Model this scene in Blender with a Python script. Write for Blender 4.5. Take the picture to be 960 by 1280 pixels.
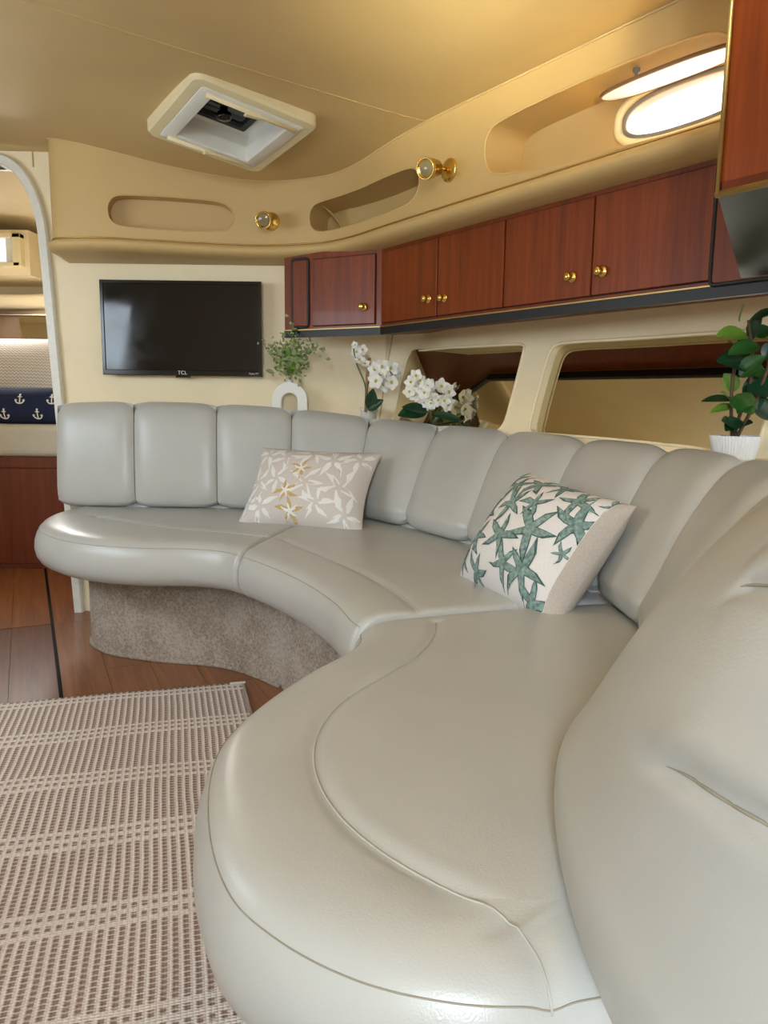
import bpy, bmesh, math, random
from mathutils import Vector, Matrix, noise
from mathutils.geometry import delaunay_2d_cdt
from mathutils.bvhtree import BVHTree
random.seed(7)
for o in list(bpy.data.objects): bpy.data.objects.remove(o)
S = bpy.context.scene
COL = S.collection
# ------------------------------------------------------------------ camera, world, light, exposure
F = 940.0; PITCH = math.radians(8.6); ROLL = math.radians(0.75); H = 0.97
cam = bpy.data.cameras.new('camera'); camo = bpy.data.objects.new('camera', cam); COL.objects.link(camo)
cam.sensor_fit = 'VERTICAL'; cam.sensor_height = 24.0; cam.lens = 24.0 * F / 1280.0
cam.clip_start = 0.01
camo.matrix_world = (Matrix.Translation((0, 0, H)) @ Matrix.Rotation(math.radians(90) - PITCH, 4, 'X')
                     @ Matrix.Rotation(ROLL, 4, 'Z'))
S.camera = camo
S.view_settings.view_transform = 'Standard'; S.view_settings.look = 'None'
S.view_settings.gamma = 1.0; S.view_settings.use_curve_mapping = False
S.view_settings.exposure = 0.2
W = bpy.data.worlds.new('world'); S.world = W; W.use_nodes = True
bg = W.node_tree.nodes['Background']; bg.inputs[0].default_value = (0.86, 0.93, 1.0, 1); bg.inputs[1].default_value = 2.2

def area(name, loc, target, sx, sy, power, col):
    l = bpy.data.lights.new(name, 'AREA'); l.shape = 'RECTANGLE'; l.size = sx; l.size_y = sy; l.energy = power; l.color = col
    o = bpy.data.objects.new(name, l); COL.objects.link(o); o.location = loc
    d = Vector(target) - Vector(loc); o.rotation_euler = d.to_track_quat('-Z', 'Y').to_euler()
    return o
cw = area('assumed_companionway_light', (-0.75, -1.3, 1.55), (-0.5, 2.3, 0.42), 1.3, 0.8, 92, (0.78, 0.90, 1.0)); cw.data.spread = math.radians(105)  # assumed daylight from an unseen companionway behind the camera
area('assumed_overhead_light', (-0.35, -0.75, 1.84), (-0.05, 0.9, 0.5), 1.0, 0.8, 6, (0.77, 0.89, 1.0))  # assumed daylight from overhead behind the camera; the ceiling has no opening there
area('added_port_fill', (-2.15, 1.6, 1.35), (-0.6, 3.0, 0.75), 1.1, 0.45, 14, (0.76, 0.89, 1.0))  # added fill light standing just inside the windowless port wall
sw = area('added_ceiling_beam', (0.10, -0.90, 1.10), (0.20, 1.35, 1.93), 0.35, 0.3, 5.0, (1.0, 0.94, 0.66)); sw.data.spread = math.radians(21)  # added narrow beam to brighten the ceiling patch; no window stands here
area('daylight_fore_hatch', (-2.3, 4.75, 1.68), (-2.1, 4.4, 0.7), 0.5, 0.5, 17, (1.0, 0.97, 0.92))

# ------------------------------------------------------------------ pixel helpers (camera at x=y=0)
def ray(px, py):
    x = (px - 480) / F; y = -(py - 640) / F
    c, s = math.cos(ROLL), math.sin(ROLL)
    x, y = x * c - y * s, x * s + y * c
    cy, sy = math.cos(PITCH), math.sin(PITCH)
    return Vector((x, cy + y * sy, -sy + y * cy))
CAM = Vector((0, 0, H))
def atz(px, py, z):
    r = ray(px, py); return CAM + r * ((z - H) / r.z)
def aty(px, py, Y):
    r = ray(px, py); return CAM + r * (Y / r.y)
def onplane(px, py, p, n):
    r = ray(px, py); return CAM + r * ((Vector(p) - CAM).dot(n) / r.dot(n))

# ------------------------------------------------------------------ object helpers
def tag(o, label=None, cat=None, group=None, kind=None):
    if label: o['label'] = label
    if cat: o['category'] = cat
    if group: o['group'] = group
    if kind: o['kind'] = kind
    return o
ORG = {}
def thing(name, loc, label, cat, group=None):
    o = bpy.data.objects.new(name, None); COL.objects.link(o); o.location = loc; o.empty_display_size = 0.05
    ORG[o.name] = Vector(loc); return tag(o, label, cat, group)
def mesh_obj(name, V, Fc, mat, parent=None, smooth=True, uv=None, origin=None):
    if parent is not None: org = ORG[parent.name]
    elif origin is not None: org = Vector(origin)
    else: org = Vector((0, 0, 0))
    me = bpy.data.meshes.new(name)
    me.from_pydata([tuple(Vector(v) - org) for v in V], [], Fc)
    me.update()
    bm = bmesh.new(); bm.from_mesh(me); bmesh.ops.recalc_face_normals(bm, faces=bm.faces); bm.to_mesh(me); bm.free()
    if uv is not None:
        l = me.uv_layers.new(name='UVMap')
        for lp in me.loops: l.data[lp.index].uv = uv[lp.vertex_index]
    if smooth:
        for p in me.polygons: p.use_smooth = True
    o = bpy.data.objects.new(name, me); COL.objects.link(o)
    if mat: me.materials.append(mat)
    if parent is not None: o.parent = parent
    else: o.location = org
    ORG[o.name] = org
    return o
def sharp(o, ang=35):
    me = o.data
    bm = bmesh.new(); bm.from_mesh(me)
    for e in bm.edges:
        if len(e.link_faces) == 2 and e.calc_face_angle(0) > math.radians(ang): e.smooth = False
    bm.to_mesh(me); bm.free(); return o
def bevel(o, w, seg=2):
    m = o.modifiers.new('bevel', 'BEVEL'); m.width = w; m.segments = seg; m.limit_method = 'ANGLE'; m.angle_limit = math.radians(40)
    return o
class MB:
    def __init__(s): s.V = []; s.F = []
    def add(s, V, Fc):
        n = len(s.V); s.V += [Vector(v) for v in V]; s.F += [tuple(i + n for i in f) for f in Fc]; return s
    def obox(s, c, ax, ay, az, sx, sy, sz):
        c = Vector(c); ax, ay, az = [Vector(q).normalized() for q in (ax, ay, az)]
        V = [c + ax * (i * sx / 2) + ay * (j * sy / 2) + az * (k * sz / 2) for i in (-1, 1) for j in (-1, 1) for k in (-1, 1)]
        return s.add(V, [(0, 1, 3, 2), (4, 6, 7, 5), (0, 4, 5, 1), (2, 3, 7, 6), (0, 2, 6, 4), (1, 5, 7, 3)])
    def box(s, x0, x1, y0, y1, z0, z1):
        return s.obox(((x0 + x1) / 2, (y0 + y1) / 2, (z0 + z1) / 2), (1, 0, 0), (0, 1, 0), (0, 0, 1), x1 - x0, y1 - y0, z1 - z0)
    def tube(s, pts, r, n=8, closed=False, cap=True):
        pts = [Vector(p) for p in pts]; m = len(pts); rs = r if isinstance(r, (list, tuple)) else [r] * m
        V = []; prev = None
        for i, p in enumerate(pts):
            t = (pts[(i + 1) % m] - pts[i - 1]) if (closed or 0 < i < m - 1) else (pts[1] - pts[0] if i == 0 else pts[-1] - pts[-2])
            t.normalize()
            if prev is None:
                up = Vector((0, 0, 1)) if abs(t.z) < 0.9 else Vector((1, 0, 0)); x = t.cross(up).normalized()
            else: x = (prev - t * prev.dot(t)).normalized()
            prev = x; y = t.cross(x)
            for k in range(n):
                a = 2 * math.pi * k / n; V.append(p + (x * math.cos(a) + y * math.sin(a)) * rs[i])
        Fc = []
        for i in range(m if closed else m - 1):
            for k in range(n):
                a = i * n + k; b = i * n + (k + 1) % n; c = ((i + 1) % m) * n + (k + 1) % n; d = ((i + 1) % m) * n + k
                Fc.append((a, b, c, d))
        if cap and not closed: Fc.append(tuple(range(n - 1, -1, -1))); Fc.append(tuple((m - 1) * n + k for k in range(n)))
        return s.add(V, Fc)
    def lathe(s, base, axis, prof, n=20, ripple=0, nr=0):
        axis = Vector(axis).normalized(); up = Vector((0, 0, 1)) if abs(axis.z) < 0.9 else Vector((1, 0, 0))
        x = axis.cross(up).normalized(); y = axis.cross(x); V = []; Fc = []
        for r, h in prof:
            for k in range(n):
                a = 2 * math.pi * k / n; rr = r * (1 + (ripple * math.cos(a * nr) if r > 0.01 else 0))
                V.append(Vector(base) + axis * h + (x * math.cos(a) + y * math.sin(a)) * rr)
        for i in range(len(prof) - 1):
            for k in range(n):
                Fc.append((i * n + k, i * n + (k + 1) % n, (i + 1) * n + (k + 1) % n, (i + 1) * n + k))
        Fc.append(tuple(range(n))); Fc.append(tuple((len(prof) - 1) * n + k for k in range(n)))
        return s.add(V, Fc)
    def grid(s, rows):
        n = len(rows[0]); V = [v for r in rows for v in r]; Fc = []
        for i in range(len(rows) - 1):
            for j in range(n - 1):
                Fc.append((i * n + j, i * n + j + 1, (i + 1) * n + j + 1, (i + 1) * n + j))
        return s.add(V, Fc)
    def prism(s, loop, off):
        n = len(loop); loop = [Vector(p) for p in loop]; off = Vector(off)
        return s.add(loop + [p + off for p in loop], [tuple(range(n)), tuple(range(2 * n - 1, n - 1, -1))] + [(i, (i + 1) % n, n + (i + 1) % n, n + i) for i in range(n)])
    def build(s, name, mat, parent=None, smooth=True, uv=None, origin=None):
        return mesh_obj(name, s.V, s.F, mat, parent, smooth, uv, origin)
def catmull(pts, n):
    """n samples through pts (any dim tuples), uniform in control index"""
    P = [Vector(p) for p in pts]; m = len(P); out = []
    for k in range(n):
        t = k * (m - 1) / (n - 1); i = min(int(t), m - 2); f = t - i
        out.append(cmid(P, i, f))
    return out
def cmid(P, i, f):
    m = len(P); p0 = P[max(i - 1, 0)]; p1 = P[i]; p2 = P[i + 1]; p3 = P[min(i + 2, m - 1)]
    if i == 0: p0 = p1 * 2 - p2
    if i + 2 > m - 1: p3 = p2 * 2 - p1
    return 0.5 * ((2 * p1) + (p2 - p0) * f + (2 * p0 - 5 * p1 + 4 * p2 - p3) * f * f + (3 * p1 - p0 - 3 * p2 + p3) * f ** 3)
def cat_at(P, U):
    i = min(max(int(U), 0), len(P) - 2); return cmid(P, i, U - i)
def smooth_loop(pts, it=2):
    for _ in range(it):
        q = []
        for i in range(len(pts)):
            a = Vector(pts[i]); b = Vector(pts[(i + 1) % len(pts)]); q += [a * 0.75 + b * 0.25, a * 0.25 + b * 0.75]
        pts = q
    return pts
def sst(a, b, x):
    t = min(max((x - a) / (b - a), 0), 1); return t * t * (3 - 2 * t)
def inpoly(p, L):
    c = False; n = len(L); x, y = p
    for i in range(n):
        x1, y1 = L[i][0], L[i][1]; x2, y2 = L[i - 1][0], L[i - 1][1]
        if (y1 > y) != (y2 > y) and x < (x2 - x1) * (y - y1) / (y2 - y1) + x1: c = not c
    return c
def shell(outer, holes, step, M):
    """triangulated sheet: outer/holes are 2D loops, M maps (u,v) to a point"""
    pts = []; edges = []
    for L in [outer] + holes:
        n0 = len(pts); n = len(L); pts += [Vector((q[0], q[1])) for q in L]
        edges += [(n0 + i, n0 + (i + 1) % n) for i in range(n)]
    xs = [q[0] for q in outer]; ys = [q[1] for q in outer]
    x = min(xs) + step / 2
    k = 0
    while x < max(xs):
        y = min(ys) + step / 2 + (k % 2) * step / 2; k += 1
        while y < max(ys):
            if inpoly((x, y), outer) and not any(inpoly((x, y), h) for h in holes): pts.append(Vector((x, y)))
            y += step
        x += step * 0.87
    V, _, Fc, _, _, _ = delaunay_2d_cdt(pts, edges, [], 0, 1e-6)
    keep = []
    for f in Fc:
        c = sum((V[i] for i in f), Vector((0, 0))) / len(f)
        if inpoly(c, outer) and not any(inpoly(c, h) for h in holes): keep.append(tuple(f))
    return [M(v[0], v[1]) for v in V], keep

# ------------------------------------------------------------------ materials
def srgb(r, g, b):
    f = lambda c: (c / 255 / 12.92) if c / 255 <= 0.04045 else ((c / 255 + 0.055) / 1.055) ** 2.4
    return (f(r), f(g), f(b), 1)
class NT:
    def __init__(s, name):
        s.m = bpy.data.materials.new(name); s.m.use_nodes = True; s.t = s.m.node_tree; s.n = s.t.nodes
        s.p = s.n['Principled BSDF']
    def new(s, t, **k):
        n = s.n.new(t)
        for a, b in k.items(): setattr(n, a, b)
        return n
    def link(s, a, b): s.t.links.new(a, b)
    def val(s, sock, v):
        if isinstance(v, (int, float)): sock.default_value = v
        else: s.link(v, sock)
    def math(s, op, a, b=0.0, c=0.0):
        n = s.new('ShaderNodeMath', operation=op); s.val(n.inputs[0], a); s.val(n.inputs[1], b); s.val(n.inputs[2], c); return n.outputs[0]
    def coord(s, kind='Object', scale=(1, 1, 1), rot=(0, 0, 0)):
        tc = s.new('ShaderNodeTexCoord'); mp = s.new('ShaderNodeMapping'); s.link(tc.outputs[kind], mp.inputs[0])
        mp.inputs['Scale'].default_value = scale; mp.inputs['Rotation'].default_value = rot; return mp.outputs[0]
    def noise(s, co, scale, detail=3, rough=0.5):
        n = s.new('ShaderNodeTexNoise'); s.link(co, n.inputs['Vector']); n.inputs['Scale'].default_value = scale
        n.inputs['Detail'].default_value = detail; n.inputs['Roughness'].default_value = rough; return n.outputs['Fac']
    def ramp(s, fac, stops):
        r = s.new('ShaderNodeValToRGB'); s.link(fac, r.inputs[0])
        while len(r.color_ramp.elements) < len(stops): r.color_ramp.elements.new(0.5)
        for e, (p, c) in zip(r.color_ramp.elements, stops): e.position = p; e.color = c
        return r.outputs[0]
    def mix(s, fac, a, b):
        m = s.new('ShaderNodeMix', data_type='RGBA'); s.val(m.inputs[0], fac)
        for k, v in ((6, a), (7, b)):
            if isinstance(v, tuple): m.inputs[k].default_value = v
            else: s.link(v, m.inputs[k])
        return m.outputs[2]
    def bump(s, h, strength, dist):
        b = s.new('ShaderNodeBump'); s.link(h, b.inputs['Height']); b.inputs['Strength'].default_value = strength; b.inputs['Distance'].default_value = dist
        s.link(b.outputs[0], s.p.inputs['Normal']); return b
    def col(s, v):
        if isinstance(v, tuple): s.p.inputs['Base Color'].default_value = v
        else: s.link(v, s.p.inputs['Base Color'])
    def set(s, **k):
        for a, b in k.items(): s.p.inputs[a.replace('_', ' ')].default_value = b
        return s
def sh(c, f): return tuple(min(1, x * f) for x in c[:3]) + (1,)
def plain(name, c, rough=0.5, metal=0.0, var=0.06, nscale=20, bumps=0.0, bscale=300, **k):
    t = NT(name); co = t.coord(); t.col(t.ramp(t.noise(co, nscale, 4), [(0.3, sh(c, 1 - var)), (0.7, sh(c, 1 + var))]))
    t.set(Roughness=rough, Metallic=metal, **k)
    if bumps: t.bump(t.noise(co, bscale, 2), bumps, 0.002)
    return t.m
M_LEATHER = plain('leather_taupe', srgb(190, 190, 186), 0.31, var=0.03, nscale=6, bumps=0.16, bscale=420)
M_SEAM = plain('seam_thread', srgb(160, 152, 134), 0.6)
M_PIPE = plain('piping_taupe', srgb(194, 191, 182), 0.4)
M_WALL = plain('vinyl_cream_wall', srgb(242, 226, 190), 0.55, var=0.03, nscale=5, bumps=0.1, bscale=200)
M_CEIL = plain('vinyl_headliner', srgb(208, 180, 126), 0.6, var=0.03, nscale=4, bumps=0.12, bscale=260)
M_FASC = plain('vinyl_fascia', srgb(200, 170, 114), 0.5, var=0.03, nscale=4, bumps=0.1, bscale=260)
M_WHITE = plain('white_plastic', srgb(232, 230, 220), 0.35, var=0.02)
M_CREAMPL = plain('cream_plastic', srgb(236, 222, 180), 0.4, var=0.02)
M_FRAME = plain('white_marbled_frame', srgb(226, 224, 214), 0.4, var=0.05, nscale=40)
M_BLACK = plain('black_vinyl', srgb(20, 21, 26), 0.45, var=0.1)
M_BLACKG = plain('black_gloss_plastic', srgb(9, 9, 11), 0.16, var=0.1)
M_DARKPANEL = plain('dark_grey_panel', srgb(44, 46, 44), 0.5, var=0.1)
M_GREY = plain('grey_plastic', srgb(120, 118, 112), 0.4)
M_BRASS = plain('brass', srgb(226, 190, 104), 0.22, metal=1.0, var=0.05)
M_BRASSD = plain('dull_brass', srgb(196, 164, 104), 0.42, metal=1.0, var=0.05)
M_CERAMIC = plain('white_ceramic', srgb(236, 234, 228), 0.35, var=0.02)
M_POT = plain('white_ribbed_ceramic', srgb(226, 228, 232), 0.45, var=0.02)
M_STEM = plain('green_stem', srgb(92, 110, 62), 0.5)
M_BARK = plain('brown_stem', srgb(86, 62, 44), 0.7, var=0.2, nscale=80)
M_STAKE = plain('wood_stake', srgb(168, 128, 92), 0.7)
M_LEAF = plain('leaf_green', srgb(38, 84, 34), 0.38, var=0.25, nscale=14)
M_LEAFL = plain('leaf_light_green', srgb(96, 136, 48), 0.42, var=0.2, nscale=14)
M_LEAFD = plain('leaf_dark_green', srgb(22, 58, 34), 0.35, var=0.2, nscale=14)
M_SPRIG = plain('sprig_pale_green', srgb(150, 166, 112), 0.6, var=0.25, nscale=60)
M_PETAL = plain('white_petal', srgb(240, 238, 232), 0.6, var=0.04, nscale=30)
M_YELC = plain('flower_centre', srgb(190, 180, 70), 0.6)
M_LINEN = plain('linen_grey', srgb(196, 186, 176), 0.9, var=0.08, nscale=240, bumps=0.4, bscale=600)
M_COTTON = plain('cotton_white', srgb(232, 228, 226), 0.9, var=0.03, nscale=200, bumps=0.3, bscale=600)
M_BEIGE = plain('cotton_beige', srgb(216, 208, 202), 0.9, var=0.04, nscale=200, bumps=0.3, bscale=600)
M_STARG = plain('print_sea_green', srgb(128, 152, 146), 0.9, var=0.5, nscale=110)
M_STARGD = plain('print_dark_green', srgb(70, 98, 94), 0.9, var=0.2, nscale=170)
M_STARW = plain('print_white', srgb(242, 240, 238), 0.9, var=0.03)
M_STARO = plain('print_gold', srgb(206, 176, 118), 0.9, var=0.2, nscale=150)
M_NAVY = plain('navy_cotton', srgb(22, 34, 66), 0.9, var=0.08, nscale=200)
M_MATT = plain('mattress_vinyl', srgb(196, 190, 174), 0.4, var=0.02)
M_EMPTYD = plain('dark_void', srgb(18, 16, 14), 0.8)
def wood(name, c0, c1, rough, axis=2, coat=0.0, rot=(0, 0, 0), gs=38):
    t = NT(name); sc = [gs, gs, gs]; sc[axis] = gs / 22
    co = t.coord('Object', tuple(sc), rot)
    n1 = t.noise(co, 1.0, 6, 0.62); n2 = t.noise(co, 4.5, 3, 0.6)
    f = t.math('MULTIPLY_ADD', n2, 0.35, t.math('MULTIPLY', n1, 0.75))
    t.col(t.ramp(f, [(0.3, c0), (0.55, tuple((a + b) / 2 for a, b in zip(c0, c1))), (0.78, c1)]))
    t.set(Roughness=rough, Coat_Weight=coat, Coat_Roughness=0.08, Specular_IOR_Level=0.35); t.bump(n2, 0.05, 0.001); return t.m
M_CHERRY = wood('cherry_veneer', srgb(90, 34, 6), srgb(140, 62, 16), 0.40, 2, 0.12)
M_CHERRYD = wood('cherry_veneer_berth', srgb(84, 36, 22), srgb(122, 58, 36), 0.4, 2, 0.3)
AF = Vector((-0.43, 0.903, 0)); BF = Vector((0.903, 0.43, 0))   # run of the floor boards
A_ = Vector((-0.571, 0.821, 0)); B_ = Vector((0.821, 0.571, 0))   # boat axis (forward) and starboard
AANG = math.atan2(AF.y, AF.x)
M_FLOOR = wood('floor_wood', srgb(100, 58, 32), srgb(166, 106, 62), 0.32, 0, 0.25, (0, 0, -AANG), 26)
M_FLOOR2 = wood('floor_wood_dark', srgb(82, 50, 38), srgb(128, 86, 66), 0.32, 0, 0.25, (0, 0, -AANG), 26)
def carpet():
    t = NT('carpet_taupe'); co = t.coord()
    big = t.noise(co, 7, 4, 0.6); fine = t.noise(co, 420, 2)
    v = t.new('ShaderNodeTexVoronoi'); t.link(co, v.inputs['Vector']); v.inputs['Scale'].default_value = 95
    f = t.math('ADD', t.math('ADD', t.math('MULTIPLY', big, 0.62), t.math('MULTIPLY', fine, 0.22)), t.math('MULTIPLY', v.outputs[0], 0.28))
    t.col(t.ramp(f, [(0.3, srgb(160, 136, 118)), (0.5, srgb(206, 186, 166)), (0.66, srgb(232, 218, 202))]))
    t.set(Roughness=0.95); h = t.math('ADD', t.math('MULTIPLY', v.outputs[0], 0.8), fine); t.bump(h, 1.0, 0.012); return t.m
M_CARPET = carpet()
def rugmat():
    t = NT('rug_weave'); tc = t.new('ShaderNodeTexCoord'); sp = t.new('ShaderNodeSeparateXYZ'); t.link(tc.outputs['UV'], sp.inputs[0])
    u, v = sp.outputs[0], sp.outputs[1]
    wob = t.noise(t.coord('UV'), 9, 2); u = t.math('ADD', u, t.math('MULTIPLY', wob, 0.004))
    wob2 = t.noise(t.coord('UV', (1, 1, 1)), 5, 2); v = t.math('ADD', v, t.math('MULTIPLY', wob2, 0.012))
    cu = t.math('FRACT', t.math('DIVIDE', u, 0.0185))
    def win(x, a, b, s=0.08):   # soft window
        return t.math('MULTIPLY', sm(x, a, s), t.math('SUBTRACT', 1.0, sm(x, b, s)))
    def sm(x, a, s):
        n = t.new('ShaderNodeMapRange', interpolation_type='SMOOTHSTEP'); t.link(x, n.inputs[0]); n.inputs[1].default_value = a - s; n.inputs[2].default_value = a + s
        return n.outputs[0]
    col = win(cu, 0.24, 0.78, 0.10)
    # rows of dashes, staggered by column
    fl = t.math('FLOOR', t.math('DIVIDE', u, 0.0185)); stag = t.math('MULTIPLY', t.math('FRACT', t.math('MULTIPLY', fl, 0.37)), 1.0)
    rv = t.math('FRACT', t.math('ADD', t.math('DIVIDE', v, 0.0125), stag)); row = win(rv, 0.12, 0.88, 0.12)
    bv = t.math('MODULO', t.math('ADD', v, 0.01), 0.272)
    lines = t.math('MAXIMUM', t.math('MAXIMUM', win(bv, 0.0, 0.014, 0.002), win(bv, 0.031, 0.046, 0.002)), win(bv, 0.063, 0.078, 0.002))
    m = t.math('MULTIPLY', t.math('MULTIPLY', col, t.math('MULTIPLY_ADD', row, 0.75, 0.25)), t.math('SUBTRACT', 1.0, lines))
    var = t.noise(t.coord('UV'), 160, 2)
    cream = t.ramp(var, [(0.3, srgb(216, 203, 196)), (0.7, srgb(240, 230, 225))]); br = t.ramp(var, [(0.3, srgb(134, 108, 98)), (0.7, srgb(160, 136, 124))])
    dirt = t.noise(t.coord('UV'), 3.0, 3)
    base = t.mix(m, cream, br)
    t.col(t.mix(t.math('MULTIPLY', sm(dirt, 0.66, 0.08), 0.18), base, srgb(120, 100, 88)))
    t.set(Roughness=0.95)
    wv = t.math('ABSOLUTE', t.math('SINE', t.math('MULTIPLY', v, math.pi / 0.0062)))
    wu = t.math('ABSOLUTE', t.math('SINE', t.math('MULTIPLY', u, math.pi / 0.00925)))
    t.bump(t.math('ADD', t.math('MULTIPLY', wv, wu), t.math('MULTIPLY', m, -0.4)), 0.5, 0.004); return t.m
M_RUG = rugmat()
def chevron():
    t = NT('knit_chevron'); tc = t.new('ShaderNodeTexCoord'); sp = t.new('ShaderNodeSeparateXYZ'); t.link(tc.outputs['UV'], sp.inputs[0])
    z = t.math('PINGPONG', t.math('MULTIPLY', sp.outputs[0], 44.0), 0.5)
    w = t.math('FRACT', t.math('ADD', t.math('MULTIPLY', sp.outputs[1], 52.0), t.math('MULTIPLY', z, 1.2)))
    k = t.math('PINGPONG', w, 0.5)
    t.col(t.ramp(k, [(0.05, srgb(176, 166, 156)), (0.3, srgb(224, 218, 212))])); t.set(Roughness=0.95); t.bump(k, 0.5, 0.006); return t.m
M_CHEV = chevron()
def mirror():
    t = NT('smoked_mirror_glass'); t.col(srgb(205, 196, 172)); t.set(Metallic=1.0, Roughness=0.03); return t.m
M_MIRROR = mirror()
def screen():
    t = NT('tv_screen'); co = t.coord(); t.col(srgb(8, 8, 11)); n = t.noise(co, 12, 4)
    t.link(t.ramp(n, [(0.35, (0.05,) * 3 + (1,)), (0.75, (0.14,) * 3 + (1,))]), t.p.inputs['Roughness']); return t.m
M_SCREEN = screen()
def glass(name, c, alpha_rough=0.05):
    t = NT(name); t.col(c); t.set(Transmission_Weight=0.55, Roughness=alpha_rough, IOR=1.2); return t.m
M_FROST = glass('frosted_lens', srgb(240, 238, 235), 0.35)
M_GLASSD = plain('tinted_hatch_glass', srgb(30, 32, 34), 0.08, var=0.05)
def emit(name, c, s):
    t = NT(name); t.col((0, 0, 0, 1)); t.p.inputs['Emission Color'].default_value = c; t.p.inputs['Emission Strength'].default_value = s; return t.m
M_LENS = plain('lamp_lens', srgb(140, 126, 92), 0.15)

# ================================================================== THE CABIN SHELL
YB = 3.30                                     # the television bulkhead
def struct(o): o['kind'] = 'structure'; return o
CX = [(-2.6, 1.02), (-1.5, 1.01), (-1.36, 0.99), (-1.2, 0.945), (-0.83, 0.875), (-0.5, 0.842), (-0.1, 0.85), (0.2, 0.875), (0.5, 0.885), (2.2, 0.885)]
def lut(T, x):
    if x <= T[0][0]: return T[0][1]
    for (a, va), (b, vb) in zip(T, T[1:]):
        if x <= b: return va + (vb - va) * (x - a) / (b - a)
    return T[-1][1]
def zceil(x, y):
    near = sum(lut(CX, x + k * 0.05) for k in (-2, -1, 0, 1, 2)) / 5
    far = 1.0 - 0.115 * sst(-1.9, 0.3, x)
    t = sst(2.35, 3.05, y)
    return H + near * t + far * (1 - t)
def pix_ceil(px, py):
    z = H + 0.9
    for _ in range(12):
        p = atz(px, py, z); z = zceil(p.x, p.y)
    return atz(px, py, z)

# --- paths
def resample(pts, step):
    P = [Vector(p) for p in pts]; D = catmull(P, 60 * len(P)); out = [D[0]]; acc = 0
    for a, b in zip(D, D[1:]):
        acc += (b - a).length
        if acc >= step: out.append(b); acc = 0
    return out
class Path:
    def __init__(s, pts, step=0.01):
        s.p = resample(pts, step); s.s = [0]
        for a, b in zip(s.p, s.p[1:]): s.s.append(s.s[-1] + (b - a).length)
        s.L = s.s[-1]
    def at(s, u):
        if u <= 0: i, f = 0, u / (s.s[1] - s.s[0])
        elif u >= s.L: i = len(s.p) - 2; f = (u - s.s[i]) / (s.s[i + 1] - s.s[i])
        else:
            lo, hi = 0, len(s.s) - 1
            while hi - lo > 1:
                m = (lo + hi) // 2
                if s.s[m] <= u: lo = m
                else: hi = m
            i = lo; f = (u - s.s[i]) / (s.s[i + 1] - s.s[i])
        return s.p[i] + (s.p[i + 1] - s.p[i]) * f
    def nrm(s, u):   # outward (away from the cabin)
        t = s.at(min(u + 0.03, s.L)) - s.at(max(u - 0.03, 0)); return Vector((-t.y, t.x)).normalized()
    def find(s, px, py, M, z0):
        """(u, z) of the pixel on the surface M(u, z)"""
        r = ray(px, py); az = math.atan2(r.x, r.y); z = z0
        for _ in range(8):
            lo, hi = s.u0, s.L
            for _ in range(40):
                m = (lo + hi) / 2; q = M(m, z)
                if math.atan2(q.x, q.y) < az: lo = m
                else: hi = m
            q = M(lo, z); z = H + r.z * math.hypot(q.x, q.y) / math.hypot(r.x, r.y)
        return Vector((lo, z))
# --- floor: substrate and boards
b0 = MB().box(-4.2, 2.2, -2.4, 7.0, -0.08, -0.012)
floor = struct(b0.build('floor', M_EMPTYD, None, False))
ORG[floor.name] = Vector((0, 0, 0))
seam_b = Vector((-1.40, 3.08, 0)).dot(BF)
bw = 0.15
proto = {}
def board(a0, a1, bb0, bb1, mat):
    key = (round(a1 - a0, 3), round(bb1 - bb0, 3), mat.name)
    loc = AF * ((a0 + a1) / 2) + BF * ((bb0 + bb1) / 2)
    if key not in proto:
        m = MB().obox((0, 0, -0.007), (1, 0, 0), (0, 1, 0), (0, 0, 1), key[0] - 0.0015, key[1] - 0.0012, 0.014)
        o = m.build('floor_board', mat, None, False); o.parent = floor; proto[key] = o
    else:
        o = proto[key].copy(); COL.objects.link(o)
    o.location = loc; o.rotation_euler = (0, 0, AANG); return o
# boards to starboard of the hatch joint, and the hatch boards to port of it
for k in range(10):
    bb = seam_b + 0.006 + k * bw
    for j in range(6):
        a0 = -0.4 + j * 0.95 + (k % 3) * 0.3
        board(a0, a0 + 0.95, bb, bb + bw, M_FLOOR)
CROSS = Vector((-1.40, 3.10, 0)).dot(AF)
for k in range(10):
    bb = seam_b - 0.006 - (k + 1) * bw
    for j in range(3):
        a1 = CROSS - 0.004 - j * 0.95
        board(a1 - 0.95, a1, bb, bb + bw, M_FLOOR2)
    for j in range(2):
        board(CROSS + 0.004 + j * 0.95, CROSS + 0.004 + (j + 1) * 0.95, bb, bb + bw, M_FLOOR)

# --- fascia (the moulded valance with its cubby holes)
FP = [(-1.35, 3.32), (-1.345, 3.20), (-1.325, 3.10), (-1.26, 3.05), (-1.09, 3.035), (-0.75, 3.11), (-0.5, 3.145)]
for px, py in ((400, 303.5), (440, 296), (480, 283), (530, 267), (592, 247.5), (660, 226), (780, 188), (903, 150)):
    q = atz(px, py, H + 0.60); FP.append((q.x, q.y))
q = Vector(FP[-1]); FP += [tuple(q + Vector((0.571, -0.821)) * 0.35), tuple(q + Vector((0.571, -0.821)) * 0.8)]
fpath = Path(FP); fpath.u0 = 0.2
ZL = H + 0.60
def MF(u, z, d=0.0):
    q = fpath.at(u) + fpath.nrm(u) * d; return Vector((q.x, q.y, z))
def ztop_f(u): q = fpath.at(u); return zceil(q.x, q.y)
us = [i * 0.03 for i in range(int(fpath.L / 0.03) + 1)]
outer = [(u, ZL) for u in us] + [(u, ztop_f(u) + 0.012) for u in reversed(us)]
pix = lambda L: [fpath.find(px, py, MF, H + 0.7) for px, py in L]
hole1 = smooth_loop(pix([(134, 268), (134, 254), (142, 244), (160, 243), (215, 246), (265, 250), (282, 254), (292, 264), (292, 277), (286, 287), (268, 290), (215, 288), (155, 284), (140, 279)]), 2)
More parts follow.
